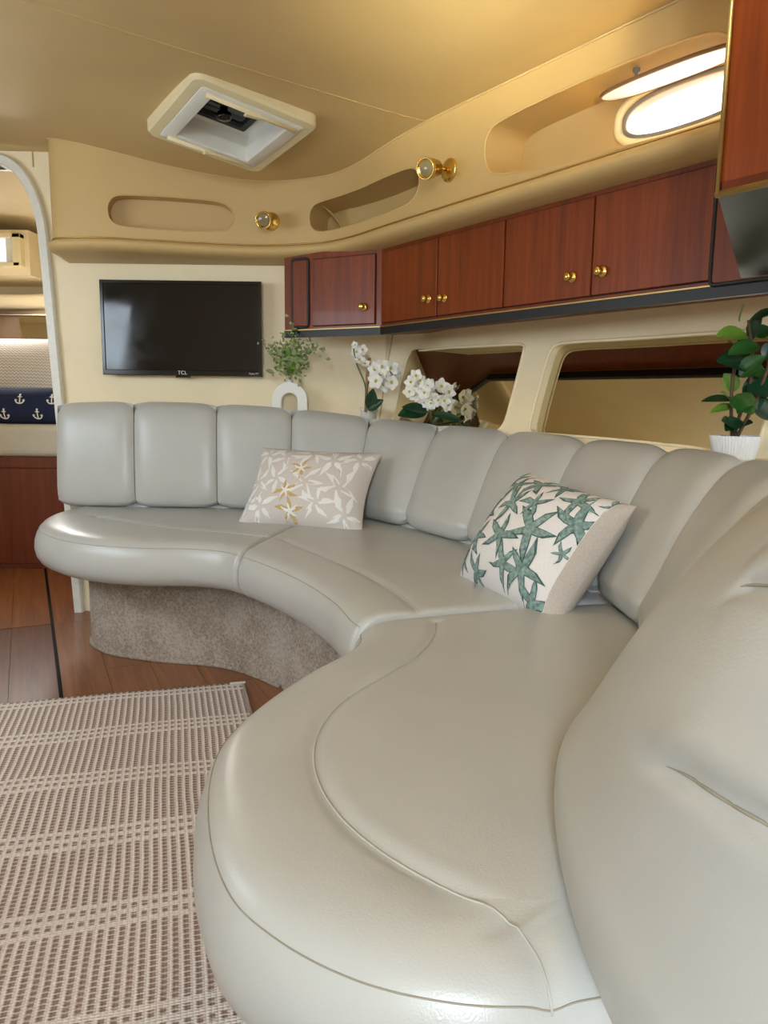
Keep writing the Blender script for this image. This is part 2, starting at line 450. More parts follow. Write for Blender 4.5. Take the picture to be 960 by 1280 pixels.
hole2 = smooth_loop(pix([(386, 276), (387, 262), (396, 252), (425, 244), (455, 233), (485, 219), (510, 209), (520, 210), (525, 222), (522, 240), (512, 254), (490, 264), (455, 276), (415, 288), (398, 291), (389, 286)]), 2)
hole3 = smooth_loop(pix([(606, 205), (605, 180), (612, 160), (632, 146), (700, 113), (780, 78), (860, 47), (892, 39), (908, 42), (925, 60), (925, 130), (912, 150), (880, 158), (780, 184), (690, 207), (640, 217), (614, 219)]), 2)
V, Fc = shell(outer, [hole1, hole2, hole3], 0.035, MF)
fas = struct(mesh_obj('trim_1', V, Fc, M_FASC)); ORG[fas.name] = Vector((0, 0, 0))
fas['label'] = 'cream moulded valance under the headliner with three cubby holes'
def recess(loop, M, depth, mat, parent, name, hole=None, back=None):
    L2 = [(p[0], p[1]) for p in loop]; ds = [0, 0.004, 0.012, depth]
    c = sum((Vector(p) for p in L2), Vector((0, 0))) / len(L2)
    mb = MB(); n = len(L2); rows = []
    for d in ds: rows.append([M(p[0], p[1], d) for p in L2] + [M(L2[0][0], L2[0][1], d)])
    mb.grid(rows)
    V, Fc = shell(L2, [hole] if hole else [], 0.03, lambda u, z: M(u, z, depth))
    mb.add(V, Fc)
    o = mb.build(name, mat, parent); return sharp(o, 40)
recess(hole1, MF, 0.07, M_FASC, fas, 'cubby_hole')
recess(hole2, MF, 0.16, M_FASC, fas, 'cubby_hole')
for hl in (hole1, hole2, hole3):
    m = MB(); m.tube([MF(p[0], p[1], 0.002) for p in hl], 0.004, 6, closed=True); m.build('cubby_edge', M_FASC, fas)
# seam in the second cubby
m = MB(); cpt = hole2
uu0 = min(p[0] for p in hole2); zz0 = min(p[1] for p in hole2)
m.tube([MF(uu0 + 0.02 + 0.055 * t, zz0 + 0.115 - 0.11 * t * t, 0.03 + 0.125 * t) for t in [i / 10 for i in range(11)]], 0.004, 6); m.build('piping', M_FASC, fas)
# porthole hole in the back of the third cubby
D3 = 0.15
MF3 = lambda u, z: MF(u, z, D3)
pc = fpath.find(858, 129, MF3, H + 0.75)
PU, PZ = 0.19, 0.060
def oval(a, b, n=48, e=2.6):
    out = []
    for k in range(n):
        t = 2 * math.pi * k / n; c, s_ = math.cos(t), math.sin(t)
        out.append((pc[0] + a * math.copysign(abs(c) ** (2 / e), c), pc[1] + b * math.copysign(abs(s_) ** (2 / e), s_)))
    return out
recess(hole3, MF, D3, M_FASC, fas, 'cubby_hole', hole=oval(PU, PZ))
# lip below the fascia, with a gold line
LIPP = [(0.0, 0.0), (-0.005, -0.003), (-0.014, -0.007), (-0.020, -0.017), (-0.018, -0.029), (-0.006, -0.040), (0.02, -0.047), (0.08, -0.050), (0.27, -0.052)]
rows = []
def under(u, z, d):
    p = MF(u, z, d)
    if d >= 0.08:
        q = fpath.at(u)
        if q.x < -0.12: p = Vector((q.x, min(3.305, q.y + d), z))
    return p
for d, dz in LIPP: rows.append([under(u, ZL + dz, d) for u in us])
MB().grid(rows).build('lip', M_FASC, fas)
m = MB(); m.tube([MF(u, ZL + 0.001, -0.003) for u in us[6:]], 0.0028, 6); m.build('brass_line', M_BRASSD, fas)

# --- ceiling with the hatch hole
HC = [pix_ceil(*p) for p in ((228, 90), (392, 140), (330, 203), (195, 160))]
hcx = sum(p.x for p in HC) / 4; hcy = sum(p.y for p in HC) / 4
hu = B_.copy(); hv = A_.copy()
HW, HD = 0.208, 0.232          # half sizes of the outer trim
def rrect(a, b, r, n=5):
    out = []
    for cx, cy, a0 in ((a - r, b - r, 0), (-a + r, b - r, 90), (-a + r, -b + r, 180), (a - r, -b + r, 270)):
        for k in range(n + 1):
            t = math.radians(a0 + 90 * k / n); out.append((cx + r * math.cos(t), cy + r * math.sin(t)))
    return out
def hxy(p): return (hcx + hu.x * p[0] + hv.x * p[1], hcy + hu.y * p[0] + hv.y * p[1])
hole_h = [hxy(p) for p in rrect(0.16, 0.18, 0.02)]
cp = [fpath.at(u) + fpath.nrm(u) * 0.012 for u in us]
outer = [(-3.6, 3.305), (cp[0].x, 3.305)] + [(p.x, p.y) for p in cp[::2] if p.y < 3.30] + [(2.0, -0.6), (1.2, -1.9), (-3.6, -1.9)]
V, Fc = shell(outer, [hole_h], 0.06, lambda x, y: Vector((x, y, zceil(x, y))))
ceil = struct(mesh_obj('ceiling', V, Fc, M_CEIL)); ORG[ceil.name] = Vector((0, 0, 0))
# headliner seam
p0 = pix_ceil(30, 0); p1 = pix_ceil(545, 155); dd = p1 - p0
m = MB(); m.tube([Vector((q.x, q.y, zceil(q.x, q.y) + 0.0005)) for q in [p0 + dd * (t / 40) for t in range(-40, 41)]], 0.0026, 6); m.build('headliner_seam', M_FASC, ceil)
m = MB(); m.tube([MF(u, ztop_f(u) - 0.0, -0.001) for u in us[4:]], 0.004, 6); m.build('edge_welt', M_CEIL, ceil)

# --- bulkhead with the doorway
XR = -1.43
LEAN = lambda z: 0.045 * (0.9 - z)
dl = [(XR, -0.02), (XR, 1.62)]
for k in range(1, 9):
    t = math.radians(90 * k / 8); dl.append((XR - 0.14 + 0.14 * math.cos(t) - 0.0, 1.62 + 0.285 * math.sin(t)))
dl += [(-1.95, 1.905), (-2.05, 1.87), (-2.09, 1.75), (-2.09, -0.02)]
outer = [(-3.6, -0.03), (-2.12, -0.03), (-2.12, -0.02)]
outer = [(-3.6, -0.03), (0.0, -0.03), (0.0, 2.2), (-3.6, 2.2)]
dl = [(x + (LEAN(z) if x > -1.6 else 0), z) for x, z in dl]
V, Fc = shell(outer, [dl], 0.08, lambda x, z: Vector((x, YB, z)))
bulk = struct(mesh_obj('wall_front', V, Fc, M_WALL)); ORG[bulk.name] = Vector((0, 0, 0))
m = MB(); rows = [[Vector((x, YB, max(z, 0))) for x, z in dl], [Vector((x, YB + 0.06, max(z, 0))) for x, z in dl]]; m.grid(rows); m.build('door_reveal', M_WALL, bulk)
m = MB(); m.tube([(-1.475, YB - 0.001, 1.90), (-1.475, YB - 0.001, 2.0)], 0.003, 6); m.build('panel_joint', M_FASC, bulk)
# white door frame
fr = MB(); rows = []
prof = [(0.0, 0.075), (0.0, -0.02), (0.004, -0.03), (0.036, -0.03), (0.042, -0.022), (0.042, 0.0)]
cxd = -1.73; 
def offs(L, d):
    out = []
    n = len(L)
    for i, p in enumerate(L):
        a = Vector(L[max(i - 1, 0)]); b = Vector(L[min(i + 1, n - 1)]); t = (b - a).normalized(); nn = Vector((t.y, -t.x)); out.append(Vector(p) + nn * d)
    return out
for o_, dy in prof: rows.append([Vector((q.x, YB + dy, max(q.y, 0.0))) for q in offs(dl, o_ - 0.0)])
fr.grid(rows); f1 = struct(sharp(fr.build('door_1', M_FRAME), 35)); f1['label'] = 'white rounded frame around the doorway to the berth'
# --- starboard wall behind the sofa, leaning outward, with two mirrored windows
TAU = math.radians(16)
W0 = Vector((0.57, 2.476)) - Vector((B_.x, B_.y)) * (0.22 * math.tan(TAU))
W0 = W0 + Vector((0.0, 0.0))
nd = Vector((0.571, -0.821))
WP = [(-0.45, 3.302), (-0.2, 3.30), (-0.03, 3.27), (0.07, 3.17)] + [tuple(W0 + nd * t) for t in (-0.62, -0.3, 0.0, 0.3, 0.6, 0.9, 1.2, 1.6)]
wpath = Path(WP); wpath.u0 = 0.02
def MW(u, z, d=0.0):
    n = wpath.nrm(u); q = wpath.at(u); t = TAU * sst(0.25, 0.6, u)
    q = q + n * ((z - 0.85) * math.tan(t) + d); return Vector((q.x, q.y, z))
us2 = [i * 0.04 for i in range(int(wpath.L / 0.04) + 1)]
outer = [(u, -0.03) for u in us2] + [(u, 1.26) for u in reversed(us2)]
outer = [(u, 0.40) for u in us2] + [(u, 1.40) for u in reversed(us2)]
pixw = lambda L: [wpath.find(px, py, MW, 1.05) for px, py in L]
w1 = smooth_loop(pixw([(494, 532), (497, 515), (506, 455), (511, 443), (522, 438), (590, 433), (645, 430), (656, 431), (655, 440), (637, 510), (630, 532), (620, 540), (560, 538), (505, 536)]), 1)
w2 = smooth_loop(pixw([(662, 540), (663, 525), (684, 448), (690, 434), (702, 428), (780, 424), (880, 417), (950, 413), (968, 415), (972, 428), (958, 520), (948, 560), (935, 568), (840, 556), (720, 545), (672, 542)]), 1)
V, Fc = shell(outer, [w1, w2], 0.045, MW)
wr = struct(mesh_obj('wall_right', V, Fc, M_WALL)); ORG[wr.name] = Vector((0, 0, 0))
m = MB(); uS = wpath.find(478, 470, MW, 1.0)[0]
m.tube([MW(uS + 0.06 * (z - 0.85), z, -0.001) for z in (0.8, 0.9, 1.0, 1.1, 1.2, 1.26)], 0.003, 6); m.build('panel_joint', M_FASC, wr)
for k, wl in ((1, w1), (2, w2)):
    L2 = [(p[0], p[1]) for p in wl]
    PN = Vector((-B_.x * math.cos(TAU), -B_.y * math.cos(TAU), math.sin(TAU))); PP = Vector((W0.x, W0.y, 0.85)) + Vector((B_.x, B_.y, 0)) * 0.034
    def PL(u, z):
        p = MW(u, z, 0.02); return p - PN * (p - PP).dot(PN)
    m = MB(); m.grid([[MW(u, z, d) for u, z in L2 + L2[:1]] for d in (0.0, 0.004)] + [[PL(u, z) for u, z in L2 + L2[:1]]])
    fr = struct(m.build('window_%d' % k, M_WALL)); ORG[fr.name] = Vector((0, 0, 0))
    V, Fc = shell(L2, [], 0.1, PL); mesh_obj('pane', V, Fc, M_MIRROR, fr, False)
    m = MB(); m.tube([MW(u, z, -0.001) for u, z in L2], 0.005, 6, closed=True); m.build('bead', M_WALL, fr)
# --- out of frame: port side, aft bulkhead with an assumed companionway opening, upper starboard side
m = MB(); P0 = Vector((-3.5, 3.3)); P1 = P0 + nd * 5.6
m.add([(P0.x, P0.y, 0), (P1.x, P1.y, 0), (P1.x, P1.y, 2.05), (P0.x, P0.y, 2.05)], [(0, 1, 2, 3)]); struct(m.build('wall_left', M_WALL, None, False))
m = MB()
for x0, x1, z0, z1 in ((-3.6, -1.5, 0, 2.05), (-0.05, 2.6, 0, 2.05), (-1.5, -0.05, 0, 0.55)): m.box(x0, x1, -1.9, -1.85, z0, z1)
struct(m.build('wall_back', M_WALL, None, False))
#--PART3--
# ================================================================== OVERHEAD CABINETS
cab = thing('overhead_cabinet', (0.0, 2.9, 1.235), 'glossy cherry wood overhead cabinets with brass knobs above the mirrored windows', 'cabinet')
C0 = Vector((-0.415, 3.15)); C1 = Vector((-0.02, 2.925)); C2 = C1 + nd * 1.75
ZC0, ZC1 = 1.237, 1.535
def facet(P, Q):
    t = (Q - P).normalized(); n = Vector((t.y, -t.x))     # inward
    if n.y > 0: n = -n
    return Vector((t.x, t.y, 0)), Vector((n.x, n.y, 0))
t1, n1 = facet(C0, C1); t2, n2 = facet(C1, C2)
v3 = lambda p, z: Vector((p.x, p.y, z))
back = [C2 - Vector((n2.x, n2.y)) * 0.33, Vector((0.20, 3.20)), Vector((0.0, 3.34)), Vector((-0.415, 3.34))]
loop = [C0, C1, C2] + back
MB().prism([v3(p, ZC0 + 0.004) for p in loop], (0, 0, ZC1 - ZC0)).build('carcass', M_CHERRY, cab, False)
def fpt(px, py, k): return onplane(px, py, v3(C0, 1.3) if k == 1 else v3(C1, 1.3), n1 if k == 1 else n2)
def sval(px, py, k): return (fpt(px, py, k) - v3(C0 if k == 1 else C1, 0)).dot(t1 if k == 1 else t2)
def slab(k, s0, s1, z0, z1, d0, d1):
    P, t, n = (C0, t1, n1) if k == 1 else (C1, t2, n2)
    c = v3(P, (z0 + z1) / 2) + t * ((s0 + s1) / 2) + n * ((d0 + d1) / 2)
    return MB().obox(c, t, n, (0, 0, 1), s1 - s0, abs(d1 - d0), z1 - z0)
ZD0 = fpt(632, 384, 2).z; ZD1 = fpt(632, 276, 2).z
doors = [(1, 392, 470, 456, 384), (2, 481, 548.5, 538, 374), (2, 550, 631.5, 558, 373), (2, 633, 741, 718, 347), (2, 742.5, 891, 756, 340)]
for k, x0, x1, kx, ky in doors:
    s0 = sval(x0, 350, k); s1 = sval(x1, 340, k)
    # dark reveal line, then the door proud of it
    slab(k, s0 - 0.0025, s1 + 0.0025, ZD0 - 0.0025, ZD1 + 0.003, 0.0, 0.0012).build('door_gap', M_EMPTYD, cab, False)
    d = bevel(slab(k, s0, s1, ZD0, ZD1, 0.0, 0.009).build('door', M_CHERRY, cab, False), 0.002)
    n = n1 if k == 1 else n2; kp = fpt(kx, ky, k) + n * 0.009
    MB().lathe(kp, n, [(0.0155, 0.0), (0.0155, 0.003), (0.011, 0.005), (0.007, 0.008), (0.007, 0.014), (0.0115, 0.018), (0.0125, 0.022), (0.009, 0.027), (0.002, 0.028)], 18).build('knob', M_BRASS, d)
def accent(k, s0, s1, z0, z1):
    P, t, n = (C0, t1, n1) if k == 1 else (C1, t2, n2)
    cs, cz = (s0 + s1) / 2, (z0 + z1) / 2
    L = rrect((s1 - s0) / 2, (z1 - z0) / 2, 0.012, 4)
    at = lambda p, d: v3(P, cz + p[1]) + t * (cs + p[0]) + n * d
    b = bevel(MB().prism([at(p, 0) for p in rrect((s1 - s0) / 2 - 0.004, (z1 - z0) / 2 - 0.004, 0.01, 4)], n * 0.006).build('accent_panel', M_CHERRY, cab, False), 0.001)
    m = MB(); m.tube([at(p, 0.005) for p in L], 0.0055, 8, closed=True); m.build('black_border', M_BLACK, b)
accent(1, sval(366, 350, 1), sval(386, 350, 1), ZD0 - 0.002, ZD1 + 0.006)
sA = sval(893, 300, 2); accent(2, sA, sA + 0.24, ZD0 - 0.012, ZD1 - 0.0)
# black rail and brass strip along the bottom edge
def rail(z0, z1, d, mat, name, dn=0.012):
    L = [v3(C0, 0) + n1 * d, v3(C1, 0) + (n1 + n2) * (d * 0.52), v3(C2, 0) + n2 * d]
    Lb = [v3(C0, 0) - n1 * dn, v3(C1, 0) - (n1 + n2) * (dn * 0.52), v3(C2, 0) - n2 * dn]
    m = MB(); m.prism([p + Vector((0, 0, z0)) for p in L] + [p + Vector((0, 0, z0)) for p in reversed(Lb)], (0, 0, z1 - z0)); return m.build(name, mat, cab, False)
rail(1.209, 1.236, 0.004, M_BLACK, 'bottom_rail'); rail(1.236, 1.2395, 0.007, M_BRASSD, 'brass_strip')
# near tall unit at the aft end with a black underside
unit = thing('tall_wall_unit', (0.62, 1.2, 1.24), 'cherry wood wall unit with slanted black underside beside the porthole', 'cabinet')
K0 = onplane(898, 245, (0, 0, 1.26), Vector((0, 0, 1))); K1 = onplane(926, 352, (0, 0, 1.225), Vector((0, 0, 1)))
K2 = K0 + Vector((0.571, -0.821, 0)) * 0.7; K3 = K1 + Vector((0.571, -0.821, 0)) * 0.75
zt = H + 0.92
m = MB(); m.prism([Vector((p.x, p.y, 1.262)) for p in (K0, K1, K3, K2)], (0, 0, zt - 1.262)); bevel(m.build('case', M_CHERRY, unit, False), 0.004)
m = MB(); m.prism([Vector((K0.x, K0.y, 1.258)), Vector((K1.x, K1.y, 1.232)), Vector((K3.x, K3.y, 1.232)), Vector((K2.x, K2.y, 1.258))], (0, 0, 0.02)); m.build('underside', M_BLACK, unit, False)
m = MB(); kin = Vector((-B_.x, -B_.y, 0)) * 0.003; m.tube([Vector((K0.x, K0.y, 1.262)) + kin + Vector((0, 0.004, 0)), Vector((K2.x, K2.y, 1.262)) + kin], 0.005, 8); m.build('brass_edge', M_BRASSD, unit)
m = MB(); m.tube([Vector((K0.x, K0.y, 1.262)) + kin, Vector((K0.x, K0.y, zt)) + kin], 0.0035, 8); m.build('brass_corner', M_BRASSD, unit)

# ================================================================== SOFA
sofa = thing('curved_sofa', (-0.4, 2.6, 0.0), 'curved taupe leather sofa with channelled backrest on a carpeted base', 'sofa')
ZS = 0.497
def prof_pts(): return [(0.10, 0.338), (0.05, 0.334), (0.02, 0.338), (0.0, 0.350), (-0.014, 0.372), (-0.020, 0.400), (-0.018, 0.428), (-0.010, 0.452), (0.0, 0.470), (0.012, 0.483), (0.028, 0.491), (0.05, 0.496), (0.08, 0.499), (0.12, 0.500)]
def polydist(p, L):
    best = 9
    for a, b in zip(L, L[1:]):
        ab = b - a; t = max(0, min(1, (p - a).dot(ab) / max(ab.length_squared, 1e-9))); best = min(best, (p - a - ab * t).length)
    return best
def cushion(name, pairs, seams, nu, label=None, r0=0.02, r1=0.02):
    O = [Vector(p[0]) for p in pairs]; I = [Vector(p[1]) for p in pairs]; n = len(O)
    Os = catmull(O, nu); Is = catmull(I, nu)
    lens = [0]
    for a, b in zip(Os, Os[1:]): lens.append(lens[-1] + (b - a).length)
    LT = lens[-1]; rows = []; P = prof_pts(); nin = 90
    seamsv = [catmull([Vector((q.x, q.y)) for q in sm_], 40) for sm_ in seams]
    bb = [(min(q.x for q in s_) - .04, max(q.x for q in s_) + .04, min(q.y for q in s_) - .04, max(q.y for q in s_) + .04) for s_ in seamsv]
    for i in range(nu):
        o, q = Os[i], Is[i]; e = (q - o); W_ = e.length; e.normalize()
        tg = Os[min(i + 1, nu - 1)] - Os[max(i - 1, 0)]; nn = Vector((-tg.y, tg.x)).normalized()
        if nn.dot(e) < 0: nn = -nn
        en = (e * 0.35 + nn * 0.65).normalized()
        de = min(lens[i] / r0 if r0 else 9, (LT - lens[i]) / r1 if r1 else 9, 1.0); k = math.sqrt(max(0, 1 - (1 - de) ** 2))   # end rounding
        row = []
        for d, z in P:
            zz = 0.42 + (z - 0.42) * (0.86 + 0.14 * k); dd_ = d + (1 - k) * 0.012 * (1 if d < 0.05 else 0)
            xy = o + en * dd_ if d < 0.05 else o + en * 0.05 + e * (dd_ - 0.05); row.append([xy, zz])
        base = row[-1][0]
        for j in range(1, nin + 1):
            f = j / nin; xy = base + (q - base) * f
            z = 0.500 + 0.004 * math.sin(math.pi * f) - (0.03 if j == nin else 0) ; z = 0.42 + (z - 0.42) * (0.86 + 0.14 * k)
            row.append([xy, z])
        out = []
        for xy, z in row:
            if z > 0.46:
                for s_, b_ in zip(seamsv, bb):
                    if b_[0] < xy.x < b_[1] and b_[2] < xy.y < b_[3]:
                        d = polydist(xy, s_); z -= 0.006 * math.exp(-(d / 0.014) ** 2)
            out.append(Vector((xy.x, xy.y, z)))
        rows.append(out)
    m = MB(); m.grid(rows); nr = len(rows[0])
    m.F.append(tuple(range(nr))); m.F.append(tuple((nu - 1) * nr + j for j in range(nr)))
    c = m.build(name, M_LEATHER, sofa)
    # rim stitching: two thin lines
    for off, zo in ((8, 0.0), (8, -0.006)):
        mm = MB(); mm.tube([r[off] + Vector((0, 0, zo + 0.0006)) + (r[off] - r[off + 1]).normalized() * 0.0006 for r in rows[2:-2]], 0.0009, 5); mm.build('rim_stitching', M_SEAM, c)
    return c, rows
def surf(rows):
    m = MB().grid(rows); return BVHTree.FromPolygons(m.V, m.F)
def pipe(c, rows, L):
    pts = catmull([Vector((q.x, q.y)) for q in L], 70)
    bv = surf([r[7:] for r in rows]); hits = [bv.ray_cast(Vector((p.x, p.y, 1.0)), Vector((0, 0, -1)))[0] for p in pts]
    mm = MB(); mm.tube([h + Vector((0, 0, 0.0012)) for h in hits if h], 0.0014, 6); mm.build('piping', M_PIPE, c)
ZP = 0.50
pp = lambda L: [atz(x, y, ZP) for x, y in L]
C1P = [((-1.345, 3.12), (-1.30, 3.17)), ((-1.345, 2.95), (-1.22, 3.17)), ((-1.275, 2.74), (-1.12, 3.17)), ((-1.13, 2.57), (-1.0, 3.17)), ((-0.97, 2.475), (-0.85, 3.17)), ((-0.80, 2.435), (-0.70, 3.17)), ((-0.65, 2.435), (-0.54, 3.17)), ((-0.53, 2.40), (-0.38, 3.15)), ((-0.455, 2.335), (-0.25, 3.07))]
C2P = [((-0.451, 2.33), (-0.245, 3.06)), ((-0.34, 2.19), (-0.09, 2.96)), ((-0.216, 2.0), (0.12, 2.74)), ((-0.12, 1.8), (0.36, 2.31)), ((-0.075, 1.66), (0.49, 1.95)), ((-0.05, 1.60), (0.56, 1.76))]
C3P = [((-0.05, 1.565), (0.56, 1.745)), ((-0.045, 1.5), (0.56, 1.64)), ((-0.07, 1.41), (0.55, 1.55)), ((-0.14, 1.285), (0.52, 1.44)), ((-0.2, 1.144), (0.48, 1.31)), ((-0.228, 1.03), (0.45, 1.22)), ((-0.222, 0.916), (0.41, 1.13)), ((-0.192, 0.79), (0.38, 1.04)), ((-0.15, 0.694), (0.36, 0.96)), ((-0.1, 0.638), (0.34, 0.90)), ((-0.037, 0.594), (0.33, 0.85)), ((0.03, 0.568), (0.325, 0.80)), ((0.11, 0.558), (0.32, 0.75)), ((0.20, 0.572), (0.32, 0.71)), ((0.28, 0.60), (0.33, 0.68))]
s1 = pp([(120, 646), (160, 652), (220, 660), (290, 665), (345, 671)])
s2 = pp([(352, 674), (400, 693), (450, 714), (495, 740), (525, 764)])
s3 = pp([(545, 777), (541, 795), (520, 818), (475, 845), (430, 872), (402, 905), (392, 940), (400, 978), (428, 1020), (475, 1060), (530, 1093), (590, 1122), (640, 1150), (675, 1185), (695, 1222), (706, 1256)])
c, rows = cushion('seat_cushion', C1P, [s1], 130); pipe(c, rows, s1)
c, rows = cushion('seat_cushion', C2P, [s2], 100); pipe(c, rows, s2)
c, rows = cushion('seat_cushion', C3P, [s3], 260, r0=0.03); pipe(c, rows, s3)
# backrest channels
BT = [((-1.37, 3.13), (-1.372, 3.175), 0.93), ((-1.045, 3.13), (-1.055, 3.185), 0.94), ((-0.70, 3.125), (-0.71, 3.195), 0.935), ((-0.385, 3.075), (-0.39, 3.165), 0.92),
      ((-0.11, 2.94), (-0.065, 3.09), 0.89), ((0.08, 2.70), (0.20, 2.88), 0.872), ((0.27, 2.39), (0.405, 2.54), 0.868), ((0.42, 2.06), (0.565, 2.19), 0.862),
      ((0.515, 1.76), (0.68, 1.86), 0.86), ((0.53, 1.48), (0.705, 1.53), 0.86), ((0.455, 1.22), (0.64, 1.18), 0.862), ((0.345, 1.0), (0.51, 0.91), 0.868), ((0.245, 0.80), (0.40, 0.70), 0.872), ((0.20, 0.56), (0.335, 0.47), 0.872), ((0.20, 0.34), (0.33, 0.25), 0.86)]
PB = [Vector((*b, 0)) for b, t, z in BT]; PT = [Vector((*t, z)) for b, t, z in BT]
def section(U, nv=44):
    b = cat_at(PB, U); t = cat_at(PT, U); z1 = t.z; o = Vector((t.x - b.x, t.y - b.y)); L = o.length; o.normalize(); z0 = 0.505; h = z1 - z0; bk = 0.01 + 0.06 * sst(5.5, 7.0, U)
    C = [(0.10, z0 + 0.005), (0.03, z0 - 0.004), (-0.012, z0 + 0.012), (-0.025, z0 + 0.06), (0.16 * L - 0.03, z0 + 0.30 * h), (0.5 * L - 0.03, z0 + 0.62 * h), (0.86 * L - 0.022, z0 + 0.90 * h), (L + 0.01, z1), (L + 0.015 + bk * 0.5, z1 - 0.004), (L + 0.015 + bk, z1 - 0.035), (L + 0.015 + bk, z1 - 0.12)]
    S_ = catmull([Vector((p, z)) for p, z in C], nv); out = []
    for i, q in enumerate(S_):
        a = S_[max(i - 1, 0)]; c_ = S_[min(i + 1, nv - 1)]; tg = c_ - a; nn = Vector((tg.y, -tg.x)).normalized()   # towards outside of the body
        if nn.length == 0: nn = Vector((-1, 0))
        out.append((q, -nn if False else nn, o, b))
    return out
def panel(U0, U1, deep, nu=26, creases=(), power=5.0, extra=0.0, nvt=44):
    rows = []
    for i in range(nu + 1):
        w = i / nu; w = 0.5 - 0.5 * math.cos(math.pi * w) if True else w; U = U0 + (U1 - U0) * w
        x = abs(2 * w - 1); s = -deep * x ** power + extra * math.sin(math.pi * w)
        row = []
        for j, (q, nn, o, b) in enumerate(section(U, nvt)):
            f = j / (nvt - 1); amp = sst(0.0, 0.12, f)
            p2 = q - nn * 0 + Vector((-nn.x, -nn.y)) * 0
            off = s * amp if f < 0.85 else s * (1 - (f - 0.85) / 0.15)
            # pucker folds near the foot of each seam
            pk = 0.0035 * math.sin(f * 95) * x ** 3 * math.exp(-((f - 0.22) / 0.09) ** 2)
            q3 = q + NSIGN * nn * (off + pk)
            row.append(Vector((b.x + o.x * q3.x, b.y + o.y * q3.x, q3.y)))
        rows.append(row)
    for cr in creases:
        # where the folds lie on the skin: the given sight lines meet it
        mm = MB().grid(rows); bv = BVHTree.FromPolygons(mm.V, mm.F); C = []
        for p in catmull(cr[0], 40):
            h = bv.ray_cast(CAM, (Vector(p) - CAM).normalized())
            if h[0]: C.append((h[0], h[1]))
        if not C: continue
        cen = sum((c[0] for c in C), Vector()) / len(C); rad = max((c[0] - cen).length for c in C) + cr[2] * 5
        for r in rows:
            for v in r:
                if (v - cen).length > rad: continue
                d, f = min(((v - p[0]).length, i) for i, p in enumerate(C)); g = f / (len(C) - 1); nrm = C[f][1]
                if nrm.dot(CAM - v) < 0: nrm = -nrm
                up = (v - C[f][0]).z > 0
                k = -cr[1] * sst(-0.1, 0.35, g) * math.exp(-(d / cr[2]) ** 2) + cr[1] * 0.5 * sst(-0.1, 0.35, g) * math.exp(-((d - cr[2] * 3.0) / (cr[2] * 2.2)) ** 2) * (1.0 if up else 0.35)
                if abs(k) > 1e-5: v += nrm * k
    m = MB(); m.grid(rows); nr = len(rows[0]); m.F.append(tuple(range(nr))); m.F.append(tuple(nu * nr + j for j in range(nr)))
    ob = m.build('backrest_channel', M_LEATHER, sofa)
    if creases:
        bv = BVHTree.FromPolygons(m.V, m.F)
        for cr in creases:
            pts = []
            for p in catmull(cr[0], 40)[9:]:
                h = bv.ray_cast(CAM, (Vector(p) - CAM).normalized())
                if h[0]: pts.append(h[0])
            if len(pts) > 3:
                mm = MB(); mm.tube(pts, [0.0004 + 0.0010 * min(1, k / 8) for k in range(len(pts))], 6); mm.build('fold_shade_line', M_SEAM, ob)  # darker thin tube along each fold, drawing the shade in its crease
    return ob
NSIGN = -1
for i in range(11):
    panel(i + 0.004, i + 0.996, 0.024 if i > 3 else 0.022, power=6 if i < 4 else 5)
CR1 = [aty(796, 945, 0.66), aty(850, 965, 0.62), aty(905, 1000, 0.58), aty(975, 1040, 0.53)]
CR2 = [aty(915, 735, 0.66), aty(940, 731, 0.62), aty(975, 733, 0.57)]
panel(11.004, 14, 0.03, nu=170, power=9, extra=0.022, creases=[(CR1, 0.0085, 0.0075), (CR2, 0.008, 0.0075)], nvt=150)
# foot rail under the backrest, and the carpeted base
m = MB(); m.tube([Vector((q.x, q.y, 0.50)) + Vector((0.02, 0.045, 0)) for q in [cat_at(PB, 0.05 + k * 0.1) for k in range(80)]], 0.017, 8); m.build('back_rail', M_LEATHER, sofa)
base_pts = [(-1.19, 3.25), (-1.185, 3.0), (-1.165, 2.90), (-1.11, 2.80), (-1.0, 2.715), (-0.82, 2.655), (-0.68, 2.63), (-0.56, 2.595), (-0.45, 2.52), (-0.345, 2.42)]
base_pts2 = [(-0.345, 2.42), (-0.215, 2.26)]
base_pts3 = [(-0.215, 2.26), (-0.05, 2.05), (0.07, 1.8), (0.10, 1.6), (0.08, 1.4), (0.02, 1.22), (-0.01, 1.05), (0.02, 0.92), (0.10, 0.82), (0.24, 0.80)]
for bp in (base_pts, base_pts2, base_pts3):
    L = catmull([Vector(p) for p in bp], max(8, 8 * len(bp))); m = MB(); rows = []
    for d, z in ((0.0, 0.0), (0.0, 0.345), (0.06, 0.345)):
        row = []
        for i, p in enumerate(L):
            tg = L[min(i + 1, len(L) - 1)] - L[max(i - 1, 0)]; nn = Vector((-tg.y, tg.x)).normalized()
            e = 0.006 * math.exp(-(min(i, len(L) - 1 - i) / 1.2) ** 2)
            row.append(Vector((p.x + nn.x * (d + e), p.y + nn.y * (d + e), z)))
        rows.append(row)
    m.grid(rows); m.build('carpeted_base', M_CARPET, sofa)
m = MB(); m.tube([(p.x, p.y - 0.004, 0.005) for p in catmull([Vector(q) for q in base_pts[1:]], 60)], 0.006, 6); m.build('base_welt', M_CARPET, sofa)
